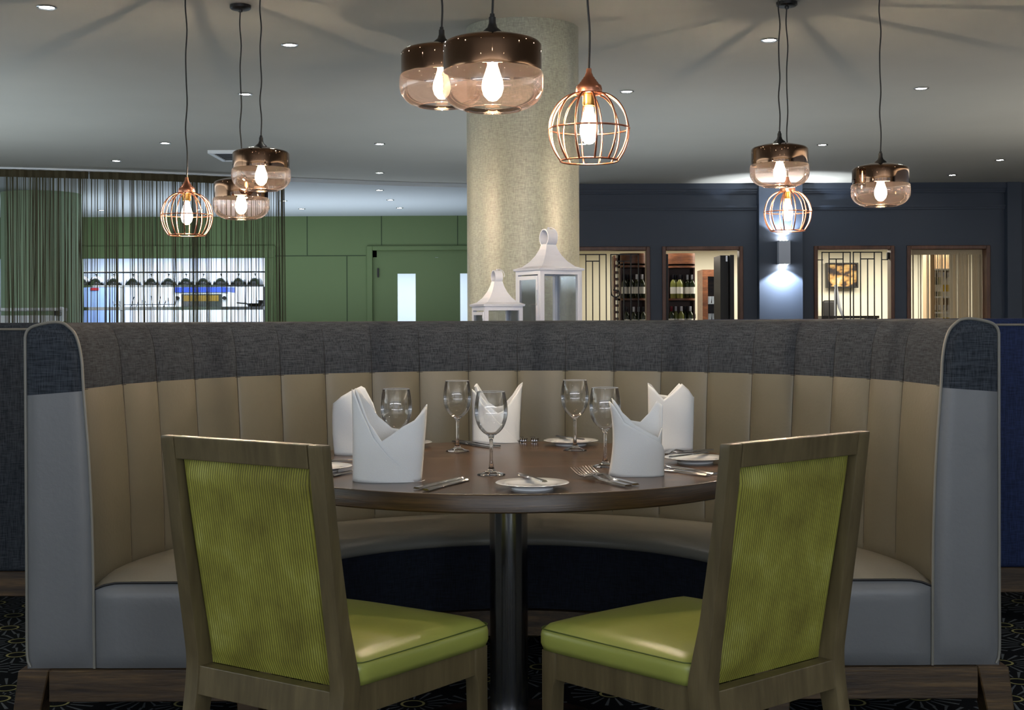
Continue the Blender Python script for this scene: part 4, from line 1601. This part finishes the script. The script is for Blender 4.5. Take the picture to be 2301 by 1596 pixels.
ordn = ['leftmost', 'second', 'third', 'fourth', 'fifth', 'sixth', 'seventh', 'eighth', 'ninth', 'tenth', 'eleventh']
for i, pxx in enumerate((186, 217, 257, 300, 341, 380, 419, 458, 497, 537, 574)):
    loc = (xpx(pxx, 19.9), 19.9, z_s)
    lab = ('leftmost steel dome lid on the hatch shelf, half behind the green column' if i == 0 else '%s steel dome lid from the left on the hatch shelf' % ordn[i] if i < 10 else 'rightmost steel dome lid on the hatch shelf')
    if dome0 is None:
        dome0 = thing('dome_lid', lab, 'dish cover', loc, 0, 'dome lids in the serving hatch')
        bm = BM()
        lathe(bm, [(0.118, 0.0), (0.120, 0.012), (0.112, 0.05), (0.094, 0.088), (0.066, 0.118), (0.034, 0.136), (0, 0.142)], 32)
        obj('dome', bm, M['dome'], dome0, smooth='all')
        bm = BM()
        lathe(bm, [(0.006, 0.141), (0.006, 0.152), (0.016, 0.160), (0.016, 0.172), (0, 0.178)], 16)
        obj('knob', bm, M['dome'], dome0, smooth='all')
    else:
        dup(dome0, loc, 0, lab)
# oven with a blue front panel
ov = thing('pizza_oven', 'white kitchen oven with a blue panel seen in the serving hatch', 'oven', (xpx(452, 20.9), 20.9, 0))
def ox(px): return xpx(px, 20.9) - xpx(452, 20.9)
bm = BM()
box(bm, ox(394), ox(512), 0, 0.6, 0.9, zpx(657, 20.9, 450))
obj('cabinet', bm, M['white'], ov)
bm = BM()
box(bm, ox(394), ox(512), -0.02, 0.6, zpx(657, 20.9, 450), zpx(640, 20.9, 450))
obj('blue_panel', bm, M['blue'], ov)
bm = BM()
box(bm, ox(408), ox(498), -0.015, 0.02, zpx(690, 20.9, 450), zpx(661, 20.9, 450))
od = obj('oven_door', bm, M['dome'], ov)
bm = BM()
box(bm, ox(414), ox(492), -0.03, -0.012, zpx(677, 20.9, 450), zpx(664, 20.9, 450))
obj('oven_window', bm, mat('amber oven window', (120, 96, 40), 0.2), od)
for pxx in (400, 505):
    bm = BM()
    lathe(bm, [(0, 0), (0.03, 0), (0.03, 0.03), (0, 0.03)], 16)
    bmesh.ops.rotate(bm, cent=(0, 0, 0), matrix=Matrix.Rotation(PI / 2, 3, 'X'), verts=bm.verts)
    bmesh.ops.translate(bm, verts=bm.verts, vec=(ox(pxx), 0, zpx(670, 20.9, 450)))
    obj('knob', bm, M['black'], ov)
fr = thing('kitchen_lit_area', 'bluish white fridge with a red sticker at the left of the serving hatch', 'lit area box', (xpx(212, 21.2), 21.2, 0))  # pale blue box put in for the bluish lit area of the kitchen
bm = BM()
box(bm, -0.42, 0.2, 0, 0.6, 0, zpx(645, 21.2, 200))
obj('cabinet', bm, mat('bluish lit tone', (150, 176, 232), 0.4), fr)
bm = BM()
box(bm, -0.06, 0.07, -0.01, 0.005, zpx(653, 21.2, 200), zpx(646, 21.2, 200))
obj('sticker', bm, M['red'], fr)
for pxx, w, h_, col, lab in ((325, 0.45, 0.16, 'dome', 'steel wire rack of utensils in the middle of the serving hatch'),):
    rk = thing('wire_rack', lab, 'rack', (xpx(pxx, 20.0), 20.0, zpx(690, 19.9, 400)))
    bm = BM()
    R = random.Random(4)
    for k in range(12):
        x = -w + 2 * w * k / 11
        tube(bm, [(x, 0, 0), (x + R.uniform(-0.05, 0.05), 0.02, h_ * R.uniform(0.5, 1.1))], 0.006, 5)
    tube(bm, [(-w, 0, 0.04), (w, 0, 0.04)], 0.008, 5)
    obj('wires', bm, M['dome'], rk)
pt_ = thing('saucepan', 'dark saucepan on the counter at the right of the serving hatch', 'pan', (xpx(573, 19.95), 19.95, zpx(690, 19.9, 400)))
bm = BM()
lathe(bm, [(0, 0), (0.10, 0), (0.13, 0.05), (0.12, 0.05), (0.09, 0.008), (0, 0.008)], 24)
obj('pan_body', bm, M['black'], pt_, smooth=True)
bm = BM()
tube(bm, [(-0.11, 0, 0.045), (-0.27, 0, 0.06)], 0.012, 6)
obj('handle', bm, M['black'], pt_)
bt = thing('mixing_bowl', 'shallow steel bowl standing behind the dark saucepan in the hatch', 'bowl', (xpx(576, 20.0) + 0.06, 20.18, zpx(690, 19.9, 400)))
bm = BM()
lathe(bm, [(0, 0), (0.05, 0), (0.09, 0.10), (0.085, 0.10), (0.045, 0.006), (0, 0.006)], 24)
obj('bowl_body', bm, M['dome'], bt, smooth=True)

# white buffet counter before the green column
bc = thing('buffet_counter', 'white buffet counter with a rounded rail at the far left before the green column', 'counter', (xpx(50, 14.9), 14.9, 0))
def cx2(px): return xpx(px, 14.9) - xpx(50, 14.9)
bm = BM()
box(bm, cx2(-160), cx2(122), 0, 0.3, 0, zpx(709, 14.9, 60))
bevel(bm, 0.01, 2)
obj('body', bm, M['white'], bc)
bm = BM()
box(bm, cx2(-160), cx2(132), 0.0, 0.32, zpx(699, 14.9, 60), zpx(692, 14.9, 60))
bevel(bm, 0.008, 2)
obj('canopy', bm, M['white'], bc)
bm = BM()
box(bm, cx2(117), cx2(130), 0.05, 0.25, zpx(709, 14.9, 60), zpx(699, 14.9, 60))
obj('support', bm, M['black'], bc)
bm = BM()
tube(bm, smooth_path([(cx2(131), 0.05, zpx(695, 14.9, 60)), (cx2(139), 0.05, zpx(697, 14.9, 60)), (cx2(141), 0.05, zpx(704, 14.9, 60)), (cx2(141), 0.05, zpx(722, 14.9, 60))], 5), 0.028, 10)
obj('end_rail', bm, M['white'], bc, smooth=True)

# ================================================================== CELLAR ROOM
def gate(label, y, leaves, top, angle=0.0, loc=None):
    g = thing('iron_gate', label, 'gate', loc or (0, y, 0), angle)
    return g
def bar(bm, x0, x1, y, z0, z1, t=0.012):
    box(bm, x0, x1, y - t / 2, y + t / 2, z0, z1)
def settle(g, x):
    g.location.x = x
    for c in g.children:
        c.location.x -= x
def gate_leaf(parent, y, xs_full, x_short, z_top, z_short, zb=0.56, t=0.012):
    bm = BM()
    a, b = min(xs_full), max(xs_full)
    for x in xs_full:
        bar(bm, x - t / 2, x + t / 2, y, zb, z_top, t)
    for x in x_short:
        bar(bm, x - t / 2, x + t / 2, y, zb, z_short, t)
    bar(bm, a - t / 2, b + t / 2, y, z_top - t, z_top, t)
    bar(bm, xs_full[1], xs_full[-2], y, z_short - t, z_short, t)
    bar(bm, a, b, y, zb, zb + t, t)
    return obj('leaf', bm, M['black_metal'], parent)
YC = YB + 0.06
g3 = thing('iron_gate', 'black iron bar gate in the opening that shows the framed picture', 'gate', (0, YC, 0))
X = lambda v: xpx(v, YC)
L3a = gate_leaf(g3, 0, [X(v) for v in (1847.5, 1863.5, 1895, 1911)], [X(1879.5)], zpx(566, YC, 1900), zpx(581, YC, 1900))
L3b = gate_leaf(g3, 0, [X(v) for v in (1918, 1934, 1965, 1981.5)], [X(1950)], zpx(566, YC, 1900), zpx(581, YC, 1900))
for v in (1836, 1982):
    bm = BM()
    bar(bm, X(v), X(v + 14), 0, zpx(585, YC, 1900), zpx(583, YC, 1900), 0.014)
    if v > 1900:
        box(bm, X(1993), X(1999), -0.02, 0.02, zpx(583, YC, 1900), zpx(568, YC, 1900))
    obj('hinge', bm, M['black_metal'], g3)
settle(g3, X(1915))
g1 = thing('iron_gate', 'black iron bar gate in the opening beside the round column', 'gate', (0, YC, 0))
gate_leaf(g1, 0, [X(v) for v in (1296, 1317, 1347.5, 1362.5)], [X(1332)], zpx(571, YC, 1330), zpx(586, YC, 1330))
gate_leaf(g1, 0, [X(v) for v in (1373, 1387, 1418, 1435)], [X(1402)], zpx(571, YC, 1400), zpx(586, YC, 1400))
bm = BM()
tube(bm, smooth_path([(X(1373), -0.02, zpx(575, YC, 1370)), (X(1373), -0.02, zpx(650, YC, 1370)), (X(1375), -0.02, zpx(663, YC, 1370)), (X(1383), -0.02, zpx(668, YC, 1370)), (X(1392), -0.02, zpx(663, YC, 1370)), (X(1390), -0.02, zpx(654, YC, 1370)), (X(1378), -0.02, zpx(652, YC, 1370))], 5), 0.008, 6)
obj('scroll_handle', bm, M['black_metal'], g1, smooth=True)
settle(g1, X(1365))
g2 = thing('iron_gate', 'black iron gate folded open in the opening with the wine shelf', 'gate', (0, YC, 0))
for v0, v1, ys in ((1622, 1640, 0.10), (1641, 1650, 0.0), (1497, 1502, 0.0)):
    bm = BM()
    box(bm, X(v0), X(v1), ys, ys + 0.5, 0.56, zpx(573 if v0 > 1600 else 571, YC, 1640))
    obj('leaf', bm, M['black_metal'], g2)
bm = BM()
box(bm, X(1634), X(1638), 0.085, 0.1, zpx(587, YC, 1640), zpx(574, YC, 1640))
obj('latch', bm, M['chrome'], g2)

settle(g2, X(1580))
bottle_src = {}
def bottle(kind, loc, label, group):
    if kind in bottle_src:
        return dup(bottle_src[kind], loc, 0, label, group)
    bodym, capm, labm = {'white': (M['wine_pale'], M['foil'], M['label']), 'whitecap': (M['wine_pale'], M['foil_white'], M['label']), 'red': (M['wine_glass_green'], M['foil'], M['label']),
                         'redwhite': (M['wine_glass_green'], M['foil_white'], M['label']), 'redred': (M['wine_glass_green'], M['foil_red'], M['label']), 'yellow': (M['label'], M['foil_white'], M['yellow'])}[kind]
    b = thing('wine_bottle', label, 'bottle', loc, 0, group)
    bm = BM()
    lathe(bm, [(0, 0), (0.036, 0), (0.038, 0.004), (0.038, 0.185), (0.034, 0.205), (0.018, 0.232), (0.0145, 0.245), (0.0145, 0.30), (0, 0.30)], 20)
    obj('bottle_glass', bm, bodym, b, smooth=True)
    bm = BM()
    lathe(bm, [(0.0384, 0.06), (0.0388, 0.06), (0.0388, 0.145), (0.0384, 0.145)], 20, close=True)
    obj('paper_label', bm, labm, b, smooth=True)
    bm = BM()
    lathe(bm, [(0.0150, 0.235), (0.0158, 0.236), (0.0158, 0.302), (0, 0.303)], 16)
    obj('foil_capsule', bm, capm, b, smooth=True)
    bottle_src[kind] = b
    return b
def round_shelf(label, pa, pb, d, hdr_top, shelves, r):
    x0, x1 = xpx(pa, d), xpx(pb, d)
    cx_ = (x0 + x1) / 2
    s = thing('wine_shelf', label, 'shelf', (cx_, d, 0))
    R2 = (x1 - x0) / 2
    n = 24
    def arc(rad):
        return [(-rad * cos(PI * k / n), -rad * 0.55 * sin(PI * k / n)) for k in range(n + 1)]
    zt0, zt1 = zpx(hdr_top[1], d, pa), zpx(hdr_top[0], d, pa)
    bm = BM()
    prism(bm, arc(R2) + [(R2, 0.35), (-R2, 0.35)], zt0, zt1)
    obj('header', bm, M['shelfwood'], s, smooth=True)
    for py in shelves:
        z = zpx(py, d, pa)
        bm = BM()
        prism(bm, arc(R2) + [(R2, 0.35), (-R2, 0.35)], z - 0.025, z)
        obj('shelf_board', bm, M['shelfwood'], s, smooth=True)
    bm = BM()
    box(bm, -R2, R2, 0.33, 0.36, 0, zt1)
    box(bm, -R2, -R2 + 0.02, 0.0, 0.36, 0, zt1)
    box(bm, R2 - 0.02, R2, 0.0, 0.36, 0, zt1)
    obj('carcass', bm, mat('dark shelf back', (70, 44, 40), 0.5), s)
    return s
D2 = 16.9
round_shelf('rounded wooden wine shelf in the opening with the folded gate', 1500, 1562, D2, (570, 594), (598, 671, 742), 0.3)
zA = zpx(671, D2, 1530)
zB = zpx(742, D2, 1530)
o_ = ['first', 'second', 'third', 'fourth', 'fifth', 'sixth', 'seventh', 'eighth']
for i, (v, y, k_) in enumerate(((1513, 0.0, 'white'), (1520, 0.1, 'white'), (1527, -0.02, 'white'), (1534, 0.1, 'white'), (1546, 0.05, 'redwhite'), (1556, 0.02, 'redwhite'))):
    bottle(k_, (xpx(v, D2), D2 + y, zA), '%s wine bottle from the left on the upper shelf of the middle opening' % o_[i], 'bottles on the middle opening upper shelf')
for i, (v, y, k_) in enumerate(((1509, 0.0, 'redred'), (1520, 0.06, 'whitecap'), (1531, 0.0, 'whitecap'), (1541, 0.06, 'red'), (1551, 0.0, 'redwhite'), (1559, 0.1, 'red'))):
    bottle(k_, (xpx(v, D2), D2 + y, zB), '%s wine bottle from the left on the lower shelf of the middle opening' % o_[i], 'bottles on the middle opening lower shelf')
D1 = 16.7
round_shelf('rounded wooden wine shelf behind the iron gate beside the column', 1394, 1452, D1, (570, 593), (597, 671, 744), 0.3)
zA = zpx(671, D1, 1420)
zB = zpx(744, D1, 1420)
for i, (v, y, k_) in enumerate(((1403, 0.0, 'red'), (1411, 0.08, 'red'), (1419, 0.0, 'red'), (1431, 0.0, 'redwhite'), (1443, 0.0, 'redwhite'))):
    bottle(k_, (xpx(v, D1), D1 + y, zA), '%s wine bottle from the left on the upper shelf behind the barred gate' % o_[i], 'bottles on the gated upper shelf')
for i, (v, y, k_) in enumerate(((1408, 0.0, 'red'), (1424, 0.0, 'redwhite'), (1436, 0.05, 'redwhite'), (1445, 0.0, 'red'))):
    bottle(k_, (xpx(v, D1), D1 + y, zB), '%s wine bottle from the left on the lower shelf behind the barred gate' % o_[i], 'bottles on the gated lower shelf')
# slatted side rack of the first opening
rk = thing('bottle_rack', 'narrow wooden slatted bottle rack left of the gated wine shelf', 'rack', (xpx(1384, 17.2), 17.2, 0))
bm = BM()
for k in range(13):
    z = 0.9 + k * 0.085
    box(bm, -0.03, 0.05, -0.1, 0.2, z, z + 0.03)
box(bm, -0.035, -0.01, -0.12, 0.2, 0, 1.98)
obj('slats', bm, M['shelfwood'], rk)
# glass fronted cabinet
D4 = 17.5
gc = thing('glass_cabinet', 'brown glass fronted cabinet of glassware beside the folded gate', 'cabinet', (xpx(1608, D4), D4, 0))
def gx(v): return xpx(v, D4) - xpx(1608, D4)
zc = zpx(606, D4, 1600)
bm = BM()
x0, x1 = gx(1579), gx(1640)
box(bm, x0, x0 + 0.07, 0, 0.5, 0, zc)
box(bm, x1 - 0.07, x1, 0, 0.5, 0, zc)
box(bm, x0 + 0.07, x1 - 0.07, 0, 0.5, zc - 0.09, zc)
box(bm, x0 + 0.07, x1 - 0.07, 0.46, 0.5, 0, zc - 0.09)
obj('carcass', bm, M['shelfwood'], gc)
for py in (681, 720):
    bm = BM()
    z = zpx(py, D4, 1600)
    box(bm, x0 + 0.07, x1 - 0.07, 0.05, 0.46, z - 0.012, z)
    obj('shelf_board', bm, M['white'], gc)
bm = BM()
box(bm, x0 + 0.07, x1 - 0.07, 0.02, 0.026, 0.1, zc - 0.09)
obj('glass_door', bm, M['pane'], gc)
tm = None
for r_, py in enumerate((681, 720)):
    for i, v in enumerate((1594, 1604, 1614)):
        loc = (xpx(v, D4 + 0.2), D4 + 0.2, zpx(py, D4, 1600))
        lab = '%s tumbler from the left on the %s shelf of the glass cabinet' % (o_[i], ('upper', 'lower')[r_])
        if tm is None:
            bm = BM()
            lathe(bm, [(0, 0), (0.022, 0), (0.032, 0.09), (0.030, 0.09), (0.020, 0.004), (0, 0.004)], 20)
            tm = tag(obj('tumbler', bm, M['white'], loc=loc, smooth=True), lab, 'glass', 'tumblers in the glass cabinet')
        else:
            c = tm.copy()
            COL.objects.link(c)
            c.location = loc
            c['label'] = lab
# framed picture
D5 = 18.5
pf = thing('framed_picture', 'dark framed picture on the cream wall seen through the barred gate', 'picture', (xpx(1892.5, D5), D5, zpx(619, D5, 1890)))
w_, h_ = (xpx(1928, D5) - xpx(1857, D5)) / 2, (zpx(590.5, D5) - zpx(647, D5)) / 2
bm = BM()
t_ = 0.02
box(bm, -w_, w_, -0.03, 0.06, h_ - t_, h_)
box(bm, -w_, w_, -0.03, 0.06, -h_, -h_ + t_)
box(bm, -w_, -w_ + t_, -0.03, 0.06, -h_ + t_, h_ - t_)
box(bm, w_ - t_, w_, -0.03, 0.06, -h_ + t_, h_ - t_)
obj('frame', bm, M['black'], pf)
bm = BM()
box(bm, -w_ + t_, w_ - t_, 0.0, 0.06, -h_ + t_, h_ - t_)
obj('canvas', bm, M['canvas'], pf)
# desk and black chair, slanted stand
D6 = 17.4
dk = thing('desk', 'dark desk behind the barred gate below the framed picture', 'desk', (xpx(1905, D6), D6, 0))
def dx(v): return xpx(v, D6) - xpx(1905, D6)
zk = zpx(710, D6, 1900)
bm = BM()
box(bm, dx(1838), dx(1964), -0.25, 0.3, zk - 0.035, zk)
obj('desk_top', bm, M['black'], dk)
for v in (1842, 1958):
    bm = BM()
    box(bm, dx(v) - 0.025, dx(v) + 0.025, -0.2, 0.25, 0, zk - 0.035)
    obj('leg', bm, M['black'], dk)
hc = thing('high_back_chair', 'black high backed chair behind the desk seen through the barred gate', 'chair', (xpx(1865, 18.34), 18.34, 0))
bm = BM()
box(bm, -0.09, 0.09, 0.0, 0.07, 0.6, zpx(675, 18.34, 1865))
bevel(bm, 0.03, 3)
obj('backrest', bm, M['black'], hc, smooth=True)
bm = BM()
box(bm, -0.2, 0.2, -0.35, 0.08, 0.52, 0.6)
obj('seat', bm, M['black'], hc)
bm = BM()
tube(bm, [(0, -0.1, 0.02), (0, -0.1, 0.52)], 0.03, 8)
lathe(bm, [(0, 0), (0.2, 0), (0.2, 0.02), (0, 0.03)], 24, (0, -0.1, 0))
obj('stem', bm, M['chrome'], hc)
st = thing('easel_stand', 'slanting grey stand in front of the framed picture', 'stand', (xpx(1880, 17.8), 17.8, 0))
bm = BM()
def sx_(v): return xpx(v, 17.8) - xpx(1880, 17.8)
tube(bm, [(sx_(1878), 0, zpx(640, 17.8, 1880)), (sx_(1886), 0, zpx(690, 17.8, 1880)), (sx_(1896), -0.02, zpx(717, 17.8, 1880)), (sx_(1930), -0.05, 0.01)], 0.022, 8)
tube(bm, [(sx_(1878), 0, zpx(650, 17.8, 1880)), (sx_(1880), 0.12, 0.01)], 0.02, 8)
obj('pole', bm, mat('grey stand metal', (120, 124, 130), 0.4), st, smooth=True)
# shelf behind the beige curtain
D7 = 16.6
s4 = thing('spirit_shelf', 'narrow lit shelf of bottles behind the beige string curtain', 'shelf', (xpx(2122, D7), D7, 0))
def s4x(v): return xpx(v, D7) - xpx(2122, D7)
bm = BM()
box(bm, s4x(2092), s4x(2101), 0, 0.3, 0, 2.05)
box(bm, s4x(2143), s4x(2151), 0, 0.3, 0, 2.05)
box(bm, s4x(2092), s4x(2151), 0.3, 0.32, 0, 2.05)
obj('carcass', bm, mat('pale shelf wood', (190, 164, 130), 0.5), s4)
for py in (604, 666, 701, 740):
    bm = BM()
    z = zpx(py, D7, 2120)
    box(bm, s4x(2101), s4x(2143), 0, 0.3, z - 0.02, z)
    obj('shelf_board', bm, M['white'], s4)
ks_ = ['redwhite', 'whitecap', 'yellow', 'yellow']
nm = {666: 'upper', 740: 'lower'}
for py in (666, 740):
    for i, v in enumerate((2107, 2117, 2127, 2137)):
        bottle(ks_[i], (xpx(v, D7), D7 + 0.1, zpx(py, D7, 2120)), '%s bottle from the left on the %s shelf behind the beige curtain' % (o_[i], nm[py]), 'bottles behind the beige curtain')
